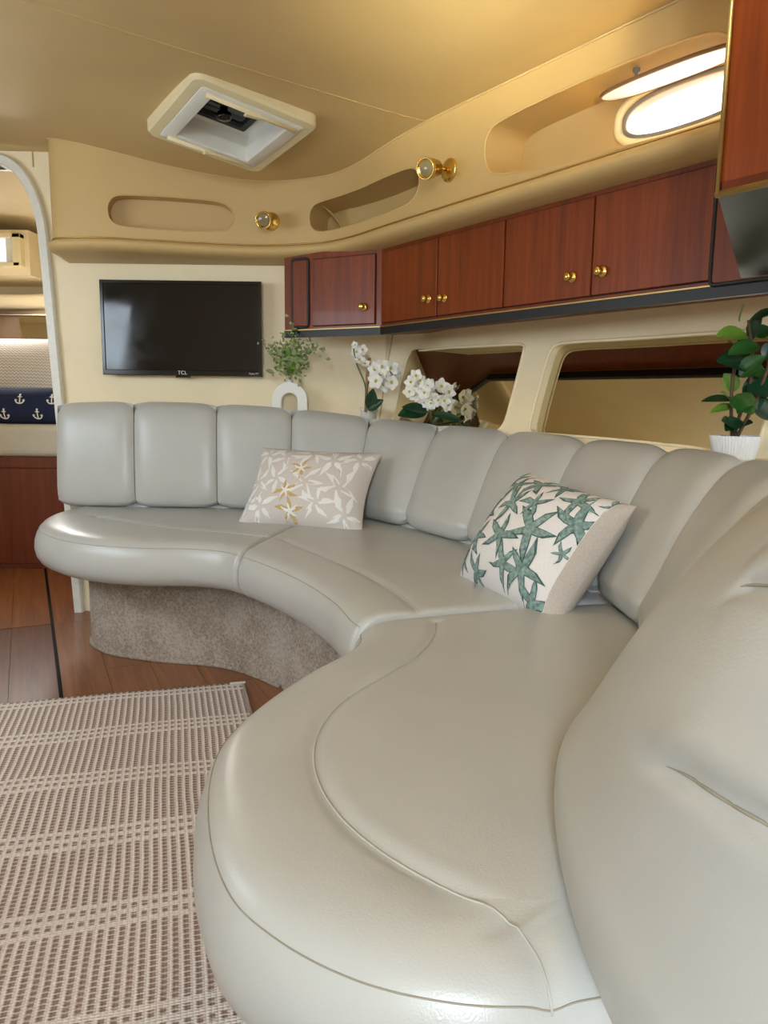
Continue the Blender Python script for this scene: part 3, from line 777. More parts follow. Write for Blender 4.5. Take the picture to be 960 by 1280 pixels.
# ledge behind the backrest
m = MB(); ra, rb = [], []
for k in range(120):
    U = 0.0 + k * 11.5 / 119; t = cat_at(PT, U); b = cat_at(PB, U); o = Vector((t.x - b.x, t.y - b.y)).normalized()
    zz = 0.836 if U > 4 else (0.87 if U < 3 else 0.87 - 0.034 * (U - 3))
    ra.append(Vector((t.x - 0.0, t.y, zz))); 
    if U < 3.5: rb.append(Vector((t.x, 3.31, zz)))
    else:
        d = 0.0
        q = t.xy.copy()
        best = min(wpath.p, key=lambda p: abs((p - t.xy).normalized().dot(Vector((-o.y, o.x)))) + (5 if (p - t.xy).dot(o) < 0 else 0))
        rb.append(Vector((best.x + o.x * 0.02, best.y + o.y * 0.02, zz)))
m.grid([ra, rb]); tr = struct(m.build('trim_2', M_WALL)); tr['label'] = 'cream ledge behind the sofa backrest'

# ================================================================== RUG
rug_o = Vector((-0.468, 2.43)); es = Vector((math.cos(math.radians(16)), math.sin(math.radians(16)))); et = Vector((es.y, -es.x))
m = MB(); uv = []; rows = []
for j in range(90):
    t = j * 1.72 / 89; row = []
    for i in range(80):
        s_ = -1.25 + i * 1.25 / 79; p = rug_o + es * (s_ + 0.002 * math.sin(t * 7)) + et * (t + 0.008 * math.sin(s_ * 3.1))
        z = 0.007 + 0.004 * noise.noise((p.x * 4, p.y * 4, 0)) + 0.0015 * math.sin(t * 23)
        row.append(Vector((p.x, p.y, max(0.003, z)))); uv.append((s_ + 2, t))
    rows.append(row)
m.grid(rows); rug = m.build('area_rug', M_RUG, None, True, uv)
tag(rug, 'cream and brown striped flatweave rug on the wooden floor', 'rug')
sol = rug.modifiers.new('thick', 'SOLIDIFY'); sol.thickness = 0.006; sol.offset = 1
t_ = MB(); tp = rug_o + es * -0.02 + et * 0.006
ORG[rug.name] = Vector((0, 0, 0))
t_.obox((tp.x, tp.y, 0.0155), (es.x, es.y, 0), (et.x, et.y, 0), (0, 0, 1), 0.05, 0.012, 0.003); t_.build('woven_label', M_COTTON, rug, False)
#--PART4--
# ================================================================== TELEVISION
TL, TR, BL, BR = [aty(x, y, 3.235) for x, y in ((122, 348), (326, 353), (130, 468), (328, 471))]
tx0, tx1 = (TL.x + BL.x) / 2, (TR.x + BR.x) / 2; tz0, tz1 = (BL.z + BR.z) / 2, (TL.z + TR.z) / 2
tv = thing('television', ((tx0 + tx1) / 2, 3.26, tz0), 'flat screen television with glossy black bezel on the cream bulkhead', 'television')
yF = 3.235; bz = 0.014
bevel(MB().box(tx0 + 0.01, tx1 - 0.01, yF + 0.012, yF + 0.04, tz0 + 0.01, tz1 - 0.01).build('back_case', M_BLACK, tv, False), 0.004)
bevel(MB().box(tx0 + 0.2, tx1 - 0.2, yF + 0.038, YB, tz0 + 0.1, tz1 - 0.1).build('wall_mount', M_BLACK, tv, False), 0.004)
m = MB(); oL = [(tx0, tz0), (tx1, tz0), (tx1, tz1), (tx0, tz1)]; iL = [(tx0 + bz, tz0 + bz * 1.6), (tx1 - bz, tz0 + bz * 1.6), (tx1 - bz, tz1 - bz), (tx0 + bz, tz1 - bz)]
rows = [[Vector((x, yF + 0.022, z)) for x, z in oL + oL[:1]], [Vector((x, yF, z)) for x, z in oL + oL[:1]], [Vector((x, yF, z)) for x, z in iL + iL[:1]], [Vector((x, yF + 0.006, z)) for x, z in iL + iL[:1]]]
bzo = bevel(m.grid(rows).build('bezel', M_BLACKG, tv, False), 0.002)
MB().box(tx0 + bz - 0.002, tx1 - bz + 0.002, yF + 0.005, yF + 0.012, tz0 + bz, tz1 - bz + 0.002).build('screen', M_SCREEN, tv, False)
bevel(MB().box((tx0 + tx1) / 2 - 0.03, (tx0 + tx1) / 2 + 0.03, yF + 0.001, yF + 0.02, tz0 - 0.008, tz0 + 0.002).build('sensor_tab', M_BLACKG, tv, False), 0.002)
def text(s, size, loc, mat, parent, name):
    cu = bpy.data.curves.new(name, 'FONT'); cu.body = s; cu.size = size; cu.align_x = 'CENTER'; cu.align_y = 'CENTER'; cu.extrude = 0.0004
    ob = bpy.data.objects.new(name, cu); COL.objects.link(ob); dg = bpy.context.evaluated_depsgraph_get()
    me = bpy.data.meshes.new_from_object(ob.evaluated_get(dg)); bpy.data.objects.remove(ob)
    R = Matrix.Rotation(math.radians(90), 4, 'X'); V = [Vector(loc) + (R @ v.co) for v in me.vertices]; Fc = [tuple(p.vertices) for p in me.polygons]
    return mesh_obj(name, V, Fc, mat, parent, False)
M_PRINTW = plain('print_silver', srgb(225, 225, 225), 0.5, var=0.01)
text('TCL', 0.022, ((tx0 + tx1) / 2, yF - 0.0006, tz0 + 0.0115), M_PRINTW, bzo, 'maker_lettering')
text('Roku TV', 0.011, (tx1 - 0.035, yF - 0.0006, tz0 + 0.0115), M_PRINTW, bzo, 'maker_lettering')

# ================================================================== THROW PILLOWS
class Pillow:
    def __init__(s, c, ex, ey, w, h, t, pinch=0.06, sag=0.0):
        s.c = Vector(c); s.ex = Vector(ex).normalized(); ey = Vector(ey); s.ey = (ey - s.ex * ey.dot(s.ex)).normalized(); s.en = s.ex.cross(s.ey)
        s.w, s.h, s.t, s.pinch, s.sag = w, h, t, pinch, sag; s.umax = 0.985
    def P(s, u, v, side=1, lift=0.0):
        x = u * s.w / 2 * (1 - s.pinch * (1 - v * v) * abs(u)); y = v * s.h / 2 * (1 - s.pinch * (1 - u * u) * abs(v))
        g = max(0, (1 - u ** 4)) ** 0.6 * max(0, (1 - v ** 4)) ** 0.6 
        g = g * (0.72 + 0.28 * (1 - u * u) * (1 - v * v))
        d = side * (s.t / 2 * g) + 0.004 * g * noise.noise((u * 2.6, v * 2.6, side + s.w * 10))
        return s.c + s.ex * x + s.ey * y + s.en * (d + side * lift)
    def face(s, name, mat, parent, side, nu=34, nv=26, u0=-1.0, u1=1.0):
        m = MB(); f = lambda i, n: math.sin((i / n - 0.5) * math.pi)
        m.grid([[s.P(u0 + (u1 - u0) * (f(i, nu) + 1) / 2, f(j, nv), side) for i in range(nu + 1)] for j in range(nv + 1)]); return m.build(name, mat, parent)
    def star(s, parent, u, v, size, rot, mat, name='starfish_print', lift=0.0012, fat=0.36, curl=0.25, seed=0):
        rnd = random.Random(seed); m = MB(); V = []; Fc = []; arms = 5; n = 6
        ctr = []
        rings = 5
        pts = []
        NA = arms * 2 * 3
        for r in range(rings + 1):
            for k in range(NA):
                a = k / NA * 2 * math.pi; ph = (k / NA * arms) % 1.0; x = abs(ph * 2 - 1)   # 1 at arm tip, 0 at notch
                rad = size * (fat * 0.8 + (1 - fat * 0.8) * x ** 1.8) * (1 + 0.12 * math.sin(seed + int(k / NA * arms + 0.5) * 2.4))
                rr = rad * r / rings; aa = a + rot + curl * (rr / size) ** 2 * math.sin(seed * 1.7 + int(k / NA * arms + 0.5) * 1.9)
                du = rr * math.cos(aa) / (s.w / 2); dv = rr * math.sin(aa) / (s.h / 2)
                pu = min(s.umax, max(-0.985, u + du)); pv = min(0.985, max(-0.985, v + dv)); V.append(s.P(pu, pv, 1, lift))
        for r in range(rings):
            for k in range(NA): Fc.append((r * NA + k, r * NA + (k + 1) % NA, (r + 1) * NA + (k + 1) % NA, (r + 1) * NA + k))
        return m.add(V, Fc).build(name, mat, parent)
# beige starfish pillow
pb = atz(377, 658, 0.505)
pc1 = Vector((-0.285, 2.935, 0.505)) 
BLp, BRp, TRp, TLp = atz(292, 652, 0.508), aty(449, 667, 2.70), aty(477, 568, 2.80), aty(335, 565, 3.02)
cc = (BLp + BRp + TRp + TLp) / 4; ex = (BRp + TRp - BLp - TLp); ey = (TLp + TRp - BLp - BRp)
0 and print('pillow1', [tuple(round(c, 3) for c in q) for q in (BLp, BRp, TRp, TLp)], ex.length / 2, ey.length / 2)
pl1 = thing('throw_pillow', (cc.x, cc.y, 0.5), 'beige lumbar pillow printed with white and gold starfish', 'pillow', 'starfish pillows on the sofa')
P1 = Pillow(cc, ex, ey, ex.length / 2 * 1.04, ey.length / 2 * 1.08, 0.19, 0.10)
if P1.en.y > 0: P1.en = -P1.en
cov = P1.face('front_cover', M_BEIGE, pl1, 1); P1.face('back_cover', M_BEIGE, pl1, -1)
rs = random.Random(4)
SP1 = [(-0.72, 0.62, .075, M_STARW), (-0.35, 0.55, .085, M_STARW), (0.05, 0.7, .08, M_STARW), (0.42, 0.5, .09, M_STARW), (0.8, 0.62, .075, M_STARW), (-0.78, -0.1, .08, M_STARW), (-0.42, -0.05, .07, M_STARW), (-0.05, 0.22, .05, M_STARO), (0.08, -0.12, .085, M_STARW), (0.62, -0.15, .095, M_STARW), (-0.6, -0.7, .08, M_STARW), (-0.2, -0.35, .055, M_STARO), (0.3, -0.55, .075, M_STARW), (0.75, -0.72, .08, M_STARW), (-0.85, -0.6, .06, M_STARW), (-0.1, -0.78, .06, M_STARO)]
for i, (u, v, sz, mt) in enumerate(SP1):
    P1.star(cov, u, v, sz, rs.uniform(0, 6), mt, seed=i, fat=0.26, lift=0.0010 + 0.0002 * (i % 4))
    P1.star(cov, u, v, sz * 0.6, rs.uniform(0, 6), M_BEIGE if mt is M_STARW else M_STARW, seed=i, fat=0.26, lift=0.0020)
# green starfish pillow
A0, A1, A2, A3 = aty(577, 712, 1.98), aty(690, 797, 1.60), aty(792, 628, 1.66), aty(660, 600, 2.02)
cc = (A0 + A1 + A2 + A3) / 4; ex = (A1 + A2 - A0 - A3); ey = (A3 + A2 - A0 - A1)
0 and print('pillow2', [tuple(round(c, 3) for c in q) for q in (A0, A1, A2, A3)], ex.length / 2, ey.length / 2)
pl2 = thing('throw_pillow', (cc.x, cc.y, 0.5), 'white pillow printed with sea green starfish, grey linen back', 'pillow', 'starfish pillows on the sofa')
P2 = Pillow(cc, ex, ey, ex.length / 2 * 1.03, ey.length / 2 * 1.05, 0.20)
if P2.en.y > 0: P2.en = -P2.en
P2.umax = 0.868
cov = P2.face('front_cover', M_COTTON, pl2, 1, u1=0.87); P2.face('side_band', M_LINEN, pl2, 1, nu=10, u0=0.87); P2.face('back_cover', M_LINEN, pl2, -1)
SP2 = [(-0.82, -0.75, .05), (-0.62, -0.35, .065), (-0.78, 0.12, .06), (-0.55, 0.62, .06), (-0.22, 0.78, .065), (-0.3, 0.3, .07), (-0.12, -0.2, .075), (-0.4, -0.85, .06), (0.08, 0.42, .055), (0.3, 0.05, .092), (0.15, -0.55, .07), (0.48, -0.5, .085), (0.55, 0.72, .07), (0.76, 0.38, .085), (0.8, -0.05, .03), (0.72, -0.82, .075), (0.14, 0.86, .05), (0.9, 0.85, .04), (-0.85, 0.75, .05)]
for i, (u, v, sz) in enumerate(SP2):
    r = rs.uniform(0, 6); sz *= 0.92
    P2.star(cov, u, v, sz, r, M_STARGD, seed=i, fat=0.30, lift=0.0010 + 0.0002 * (i % 4)); P2.star(cov, u, v, sz * 0.86, r, M_STARG, seed=i, fat=0.27, lift=0.0022)

# ================================================================== BRASS SPOT LAMPS
def spot(base_px, aim, label):
    u, z = fpath.find(*base_px, MF, H + 0.7); p = MF(u, z); nn = fpath.nrm(u); n = Vector((-nn.x, -nn.y, 0))
    t = thing('spot_lamp', p, label, 'lamp', 'brass reading spots on the valance')
    MB().lathe(p - n * 0.004, n, [(0.036, 0), (0.036, 0.007), (0.032, 0.012), (0.022, 0.015), (0.016, 0.019), (0.004, 0.020)], 24).build('mounting_plate', M_BRASS, t)
    e = p + n * 0.062 + Vector((0, 0, -0.004))
    m = MB(); m.tube([p + n * 0.01, p + n * 0.035, e], 0.0065, 10); m.lathe(p + n * 0.03, n, [(0.004, 0), (0.011, 0.004), (0.011, 0.010), (0.004, 0.014)], 14); m.build('arm', M_BRASS, t)
    a = Vector(aim).normalized(); s0 = e - a * 0.025
    h = MB().lathe(s0, a, [(0.007, 0), (0.019, 0.005), (0.025, 0.015), (0.025, 0.036), (0.029, 0.040), (0.029, 0.060), (0.032, 0.064), (0.032, 0.077), (0.028, 0.077), (0.024, 0.070)], 26).build('lamp_head', M_BRASS, t)
    MB().lathe(s0, a, [(0.0245, 0.070), (0.022, 0.072), (0.001, 0.073)], 20).build('lens', M_LENS, h)
spot((339, 277), (-0.12, -0.95, -0.30), 'brass spot lamp on the valance above the television')
spot((562, 213), (-0.55, -0.75, -0.25), 'brass spot lamp on the valance above the cabinet doors')

# ================================================================== CEILING HATCH
zh = zceil(hcx, hcy)
ht = thing('ceiling_hatch', (hcx, hcy, zh), 'square ceiling hatch with cream surround and white blind frame', 'hatch')
def hz(p, dz):
    x, y = hxy(p); gx = (zceil(hcx + 0.1, hcy) - zceil(hcx - 0.1, hcy)) / 0.2; gy = (zceil(hcx, hcy + 0.1) - zceil(hcx, hcy - 0.1)) / 0.2
    return Vector((x, y, zh + gx * (x - hcx) + gy * (y - hcy) + dz))
def ring(prof, name, mat, rad=0.03, sm=True):
    rows = []
    for ins, dz in prof:
        L = rrect(HW - ins, HD - ins, max(0.006, rad - ins * 0.3)); rows.append([hz(p, dz) for p in L + L[:1]])
    return sharp(MB().grid(rows).build(name, mat, ht), 30)
ring([(-0.004, 0.03), (0.0, 0.0), (0.0, -0.022), (0.006, -0.030), (0.034, -0.032), (0.040, -0.028)], 'surround', M_CREAMPL, 0.035)
ring([(0.036, -0.026), (0.038, -0.034), (0.044, -0.037), (0.078, -0.037), (0.083, -0.032), (0.083, 0.01)], 'blind_frame', M_WHITE, 0.02)
ring([(0.083, 0.01), (0.075, 0.012), (0.072, 0.05), (0.085, 0.055), (0.10, 0.058)], 'inner_frame', M_WHITE, 0.03)
ring([(0.095, 0.056), (0.098, 0.050), (0.118, 0.050), (0.121, 0.062)], 'gasket', M_BLACK, 0.03)
L = rrect(HW - 0.09, HD - 0.09, 0.02); MB().prism([hz(p, 0.06) for p in L], (0, 0, 0.012)).build('glass', M_GLASSD, ht, False)
MB().box(hcx - 0.4, hcx + 0.4, hcy - 0.4, hcy + 0.4, zh + 0.14, zh + 0.15).build('lid', M_EMPTYD, ht, False)
def hbar(v, name, dz, half, r):
    m = MB(); m.tube([hz((-half, v), dz), hz((half, v), dz)], r, 10); return m.build(name, M_CREAMPL, ht)
for sgn, half in ((-1, 0.15), (1, 0.15)):
    bb = hbar(sgn * (HD - 0.058), 'blind_bar', -0.040, half, 0.0075)
    m = MB(); m.obox(hz((0.0, sgn * (HD - 0.062)), -0.047), hu, hv, (0, 0, 1), 0.05, 0.02, 0.008); bevel(m.build('pull_tab', M_CREAMPL, bb, False), 0.003)
m = MB(); kp = hz((-0.02, 0.0), 0.055); m.lathe(kp, (0, 0, -1), [(0.03, -0.004), (0.03, 0.006), (0.014, 0.012), (0.012, 0.03), (0.022, 0.036), (0.026, 0.05), (0.02, 0.058), (0.004, 0.06)], 18)
m.obox(kp + Vector((0, 0, 0.0)), hu, hv, (0, 0, 1), 0.24, 0.03, 0.012); m.build('latch_knob', M_BLACKG, ht)

# ================================================================== PORTHOLE IN THE CUBBY
pcen = MF(pc[0], pc[1], D3)
po = thing('porthole', pcen, 'oval porthole with its frosted pane hinged open in the cubby', 'porthole')
def oring(prof, name, mat):
    rows = []
    for g, d in prof:
        L = oval(PU + g, PZ + g); rows.append([MF(u, z, D3 + d) for u, z in L + L[:1]])
    return MB().grid(rows).build(name, mat, po)
oring([(0.022, 0.004), (0.022, -0.010), (0.016, -0.016), (0.004, -0.016), (0.0, -0.010), (0.0, 0.03)], 'frame', M_CREAMPL)
oring([(0.001, -0.004), (-0.010, -0.008), (-0.012, 0.004), (-0.012, 0.03)], 'gasket', M_GREY)
pn = fpath.nrm(pc[0]); pn = Vector((pn.x, pn.y, 0))
area('sunlight_porthole', pcen + pn * 0.7 + Vector((0.05, -0.08, -0.22)), pcen, 0.6, 0.4, 50, (1.0, 0.88, 0.62))
area('sunlight_porthole_high', pcen + pn * 0.5 + Vector((0.06, -0.09, 0.34)), pcen, 0.5, 0.3, 110, (1.0, 0.86, 0.56))
# open pane: hinged at the upper edge, swung into the cubby
rows = []
inw = lambda u, z, d, up: MF(u, z, d) 
def open_pt(u, w, th):     # u along, w in 0..1 from the hinge outwards
    zhg = pc[1] + PZ - 0.006; a = math.radians(83)
    return MF(u, zhg - math.cos(a) * w + th * math.sin(a), D3 - 0.012 - math.sin(a) * w - th * math.cos(a))
L = oval(PU * 1.02, PZ * 0.98)
V = []; n = len(L)
for th in (0.0, 0.008): V += [open_pt(u, (pc[1] + PZ) - z, th) for u, z in L]
mesh_obj('hinged_pane', V, [tuple(range(n)), tuple(range(2 * n - 1, n - 1, -1))] + [(i, (i + 1) % n, n + (i + 1) % n, n + i) for i in range(n)], M_FROST, po, False)
m = MB(); m.tube([open_pt(u, (pc[1] + PZ) - z, 0.004) for u, z in L], 0.005, 6, closed=True); m.build('pane_rim', plain('bronze_rim', srgb(120, 96, 74), 0.4), po)
m = MB(); m.lathe(open_pt(pc[0] - 0.07, PZ * 1.6, 0.008), (0, 0, 1), [(0.004, 0), (0.004, 0.016), (0.009, 0.018), (0.009, 0.024), (0.002, 0.026)], 12); m.build('catch', M_GREY, po)

# ================================================================== PLANTS
def leaf_mesh(L, W_, bend, fold=0.25):
    rows = []
    for i in range(7):
        f = i / 6; w = W_ * (math.sin(math.pi * min(1, f * 0.94 + 0.04)) ** 0.75) * (1.0 - 0.18 * f); y = L * f; z = -bend * L * f * f
        rows.append([Vector((x * w / 2, y, z + abs(x) * w * fold)) for x in (-1, -0.5, 0, 0.5, 1)])
    return rows
def place_leaf(parent, base, d, up, L, W_, bend, mat, name='leaf', fold=0.18):
    d = Vector(d).normalized(); up = Vector(up); x = d.cross(up).normalized(); u = x.cross(d)
    rows = [[Vector(base) + x * v.x + d * v.y + u * v.z for v in r] for r in leaf_mesh(L, W_, bend, fold)]
    o = MB().grid(rows).build(name, mat, parent); return o
# leafy plant in a ribbed pot, at the aft end of the ledge
pp0 = aty(919, 546, 1.80); zl = 0.836
pot_r = 0.056
t = thing('potted_plant', (pp0.x, pp0.y, zl), 'glossy green rubber plant in ribbed white pot on the ledge', 'plant')
ztp = pp0.z + 0.003
MB().lathe((pp0.x, pp0.y, zl), (0, 0, 1), [(0.040, 0), (0.046, 0.004), (pot_r, ztp - zl - 0.002), (pot_r, ztp - zl), (pot_r - 0.005, ztp - zl), (pot_r - 0.006, ztp - zl - 0.012)], 192, 0.026, 48).build('pot', M_POT, t)
def q_at(px, py, Y): return aty(px, py, Y)
stem1 = [q_at(918, 545, 1.80), q_at(926, 515, 1.80), q_at(938, 480, 1.79), q_at(940, 440, 1.79), q_at(936, 400, 1.79)]
stem2 = [q_at(915, 545, 1.80), q_at(914, 500, 1.80), q_at(918, 460, 1.80), q_at(924, 425, 1.80)]
stem3 = [q_at(922, 545, 1.80), q_at(945, 500, 1.78), q_at(962, 450, 1.77), q_at(972, 400, 1.77)]
for st in (stem1, stem2, stem3):
    m = MB(); m.tube(catmull(st, 20), 0.0042, 7); m.build('stem', M_BARK, t)
LV = [  # base px, tip px, width px, kind, depth offsets
 ((934, 420), (903, 417), 26, 'l'), ((938, 425), (948, 393), 18, 'd'), ((925, 402), (926, 382), 9, 'l'), ((940, 400), (965, 388), 16, 'd'), ((945, 445), (905, 447), 26, 'd'), ((948, 432), (918, 438), 24, 'g'), ((938, 462), (906, 450), 30, 'd'),
 ((925, 470), (950, 448), 26, 'g'), ((930, 465), (955, 462), 26, 'g'), ((936, 480), (958, 492), 30, 'd'), ((918, 500), (886, 497), 14, 'd'), ((916, 507), (893, 512), 12, 'l'), ((920, 488), (908, 470), 20, 'l'), ((918, 495), (938, 512), 28, 'g'), ((940, 470), (945, 508), 28, 'd'),
 ((925, 525), (910, 535), 22, 'd'), ((917, 540), (908, 526), 26, 'd'), ((920, 538), (936, 528), 20, 'd'), ((935, 498), (962, 520), 30, 'd'), ((950, 470), (975, 470), 28, 'g'), ((955, 450), (975, 430), 26, 'd'), ((945, 420), (962, 412), 22, 'g'), ((930, 440), (916, 425), 20, 'g'), ((960, 480), (985, 500), 28, 'd'), ((912, 500), (905, 490), 12, 'l'), ((940, 500), (925, 512), 20, 'g')]
rl = random.Random(3); km = {'l': M_LEAFL, 'd': M_LEAFD, 'g': M_LEAF}
for (bx, by), (tx, ty), wpx, kd in LV:
    Yb = 1.79 + rl.uniform(-0.03, 0.03); b = q_at(bx, by, Yb); e = q_at(tx, ty, Yb - rl.uniform(0.0, 0.05)); d = e - b
    place_leaf(t, b, d, (-0.25 + rl.uniform(-0.4, 0.2), -0.75, 0.6), d.length * 1.15, wpx * 1.8 / F * 1.1, 0.12, km[kd])
# arch vase with sprigs
v0 = aty(362, 512, 3.225); zl2 = 0.872
va = thing('arch_vase', (v0.x, 3.235, zl2), 'white arch vase with pale green sprigs beneath the cabinets', 'vase')
sx = 3.235 / F; vb = 0.872; vt = aty(362, 478, 3.235).z; ro = 21.5 * sx; ri = 9.5 * sx
cz = vt - ro; oo = [(v0.x + ro * math.cos(a), cz + ro * math.sin(a)) for a in [math.pi * k / 20 for k in range(21)]]; ii = [(v0.x + ri * math.cos(a), cz - 0.004 + ri * math.sin(a)) for a in [math.pi * k / 20 for k in range(21)]]
oo = [(oo[0][0], vb)] + oo + [(oo[-1][0], vb)]; ii = [(ii[0][0], vb)] + ii + [(ii[-1][0], vb)]
m = MB(); yv0, yv1 = 3.222, 3.272
m.grid([[Vector((x, y, z)) for x, z in L] for L, y in ((oo, yv0), (oo, yv1), (ii, yv1), (ii, yv0), (oo, yv0))]); bevel(m.build('vase_body', M_CERAMIC, va, False), 0.006, 3)
MB().lathe((v0.x, 3.247, vt - 0.008), (0, 0, 1), [(0.016, 0), (0.012, 0.012), (0.013, 0.020), (0.010, 0.020), (0.009, 0.010)], 18).build('neck', M_CERAMIC, va)
tips = [(335, 430), (350, 425), (366, 410), (372, 408), (380, 425), (398, 432), (388, 440), (345, 442), (360, 435), (375, 450), (354, 460), (385, 455)]
fo = MB(); stx = MB()
for k, (x, y) in enumerate(tips):
    b = Vector((v0.x, 3.247, vt + 0.005)); e = aty(x, y, 3.10 + rl.uniform(-0.03, 0.02)); mid = b.lerp(e, 0.5) + Vector((-(e.x - b.x) * 0.15, 0, 0.02)); P = catmull([b, mid, e], 12); stx.tube(P, 0.0014, 5)
    for j in range(46):
        f = rl.uniform(0.35, 1.05); c0 = P[min(11, int(f * 11))] + Vector((rl.gauss(0, 0.018), rl.gauss(0, 0.014), rl.gauss(0, 0.016)))
        d = Vector((rl.gauss(0, 1), rl.gauss(-0.3, 1), rl.gauss(0.3, 0.8))).normalized(); up = Vector((rl.gauss(0, 1), -1, 0.6)); sz = rl.uniform(0.011, 0.024); x_ = d.cross(up).normalized()
        fo.add([c0, c0 + d * sz * 0.5 + x_ * sz * 0.4, c0 + d * sz, c0 + d * sz * 0.5 - x_ * sz * 0.4], [(0, 1, 2, 3)])
stx.build('stem', M_STEM, va); fl = fo.build('sprig_foliage', M_SPRIG, va); fl['kind'] = 'stuff'
for k in range(26):
    x, y = rl.choice(tips[:10]); b = aty(362 + (x - 362) * rl.uniform(0.2, 0.95), 478 + (y - 478) * rl.uniform(0.2, 0.9), 3.12 + rl.uniform(-0.03, 0.02)); place_leaf(va, b, (rl.gauss(0, 1), -0.5, rl.gauss(0.2, 0.7)), (0, -1, 0.7), rl.uniform(0.025, 0.04), rl.uniform(0.016, 0.024), 0.1, rl.choice([M_LEAFL, M_SPRIG, M_SPRIG]))
# white blossoms
def blossom(parent, c, face, r, mat=M_PETAL):
    face = Vector(face).normalized(); up = Vector((0, 0, 1)); x = face.cross(up).normalized(); y = x.cross(face); m = MB(); rot = rl.uniform(0, 6)
    for k in range(5):
        a = rot + k * 2 * math.pi / 5; d = x * math.cos(a) + y * math.sin(a) + face * 0.25; d.normalize(); xx = d.cross(face).normalized(); uu = xx.cross(d)
        m.grid([[Vector(c) + xx * v.x + d * v.y - uu * v.z * 0.6 for v in rr] for rr in leaf_mesh(r, r * 0.95, 0.25, 0.12)])
    o = m.build('blossom', mat, parent)
    MB().lathe(Vector(c) + face * 0.002, face, [(r * 0.16, 0), (r * 0.2, r * 0.1), (r * 0.05, r * 0.25)], 8).build('blossom_centre', M_YELC, o); return o
o1 = aty(461, 520, 3.19)
orc = thing('orchid', (o1.x, o1.y, 0.837), 'white orchid tied to a stake in a small white pot', 'plant')
MB().lathe((o1.x, o1.y, 0.837), (0, 0, 1), [(0.024, 0), (0.027, 0.004), (0.035, 0.077), (0.038, 0.081), (0.038, 0.093), (0.035, 0.093), (0.033, 0.07)], 28).build('pot', M_CERAMIC, orc)
m = MB(); m.tube([aty(457, 515, 3.12), aty(459, 470, 3.12), aty(462, 447, 3.12)], 0.0062, 8); m.build('stake', M_STAKE, orc)
m = MB(); m.tube(catmull([aty(458, 505, 3.11), aty(456, 480, 3.10), aty(446, 455, 3.09), aty(442, 435, 3.08), aty(444, 426, 3.08)], 20), 0.003, 6); m.tube(catmull([aty(460, 480, 3.11), aty(468, 460, 3.09), aty(482, 460, 3.08), aty(492, 470, 3.07)], 16), 0.0026, 6); m.build('stem', M_STEM, orc)
for x, y, r in ((446, 440, .026), (453, 437, .024), (449, 450, .026), (456, 455, .024), (444, 431, .016), (469, 462, .034), (478, 458, .034), (488, 460, .036), (494, 468, .034), (470, 476, .036), (480, 480, .036), (490, 478, .034), (476, 468, .034)):
    blossom(orc, aty(x, y, 3.085 + rl.uniform(-0.02, 0.015)), (rl.gauss(0, 0.4), -1, rl.gauss(0.1, 0.3)), r)
for (bx, by), (tx, ty), w in (((463, 512), (466, 487), 17), ((460, 512), (478, 500), 14)): 
    b = aty(bx, by, 3.10); e = aty(tx, ty, 3.06); place_leaf(orc, b, e - b, (0, -1, 0.3), (e - b).length, w * 3.1 / F, 0.1, M_LEAFD)
Yh = 2.90; o2 = aty(540, 530, 2.965)
hy = thing('flowering_plant', (o2.x, o2.y, 0.837), 'large white blossom cluster with dark leaves before the mirrored window', 'plant')
MB().lathe((o2.x, o2.y, 0.837), (0, 0, 1), [(0.014, 0), (0.017, 0.002), (0.022, 0.030), (0.020, 0.030), (0.018, 0.02)], 24).build('pot', M_CERAMIC, hy)
m = MB(); m.tube([(o2.x, o2.y, 0.88), aty(538, 515, Yh), aty(536, 495, Yh)], 0.004, 6); m.build('stem', M_STEM, hy)
for k in range(24):
    a = rl.uniform(0, 6.28); q = math.sqrt(rl.uniform(0, 1)); x = 540 + math.cos(a) * 24 * q; y = 493 + math.sin(a) * 16 * q + (x - 540) * 0.22
    blossom(hy, aty(x, y, Yh - 0.03 + 0.04 * q * q + rl.uniform(-0.01, 0.01)), ((x - 540) / 30, -0.9, (493 - y) / 30), rl.uniform(0.026, 0.036))
for x, y in ((514, 478), (520, 470), (526, 476), (512, 490), (522, 484)): blossom(hy, aty(x, y, Yh - 0.005), (rl.gauss(0, 0.5), -1, 0.3), 0.028)
for (bx, by), (tx, ty), w in (((532, 516), (499, 516), 26), ((535, 515), (505, 506), 18), ((540, 518), (580, 524), 14)):
    b = aty(bx, by, Yh - 0.01); e = aty(tx, ty, Yh - 0.05); place_leaf(hy, b, e - b, (0, -0.8, 0.7), (e - b).length, w * Yh / F, 0.15, M_LEAFD)

# ================================================================== FORWARD BERTH SEEN THROUGH THE DOORWAY
def X_(px, py, Y): return aty(px, py, Y).x
YF = 4.12
zb1 = aty(30, 571, YF).z; zm1 = aty(30, 530, YF + 0.02).z; zb_dr = aty(30, 586, YF).z; zbb = max(0.03, aty(30, 707, YF).z)
bth = thing('berth', (-2.2, YF, 0), 'dark cherry berth base with a drawer line behind the doorway', 'berth')
bevel(MB().box(-3.0, -1.37, YF, 5.11, 0.0, zb1).build('case', M_CHERRYD, bth, False), 0.004)
bevel(MB().box(-2.95, -1.44, YF - 0.012, YF + 0.01, zbb, zb_dr).build('front_panel', M_CHERRYD, bth, False), 0.003)
bevel(MB().box(-2.95, -1.44, YF - 0.012, YF + 0.01, zb_dr + 0.006, zb1 - 0.004).build('top_rail', M_CHERRYD, bth, False), 0.003)
mt = bevel(MB().box(-3.0, -1.37, YF - 0.02, 5.11, zb1, zm1).build('mattress', M_MATT, None, False, origin=(-2.4, 4.7, zb1)), 0.035, 4)
tag(mt, 'pale grey vinyl berth mattress on the cherry base', 'mattress')
zn = aty(30, 490, YF + 0.05).z
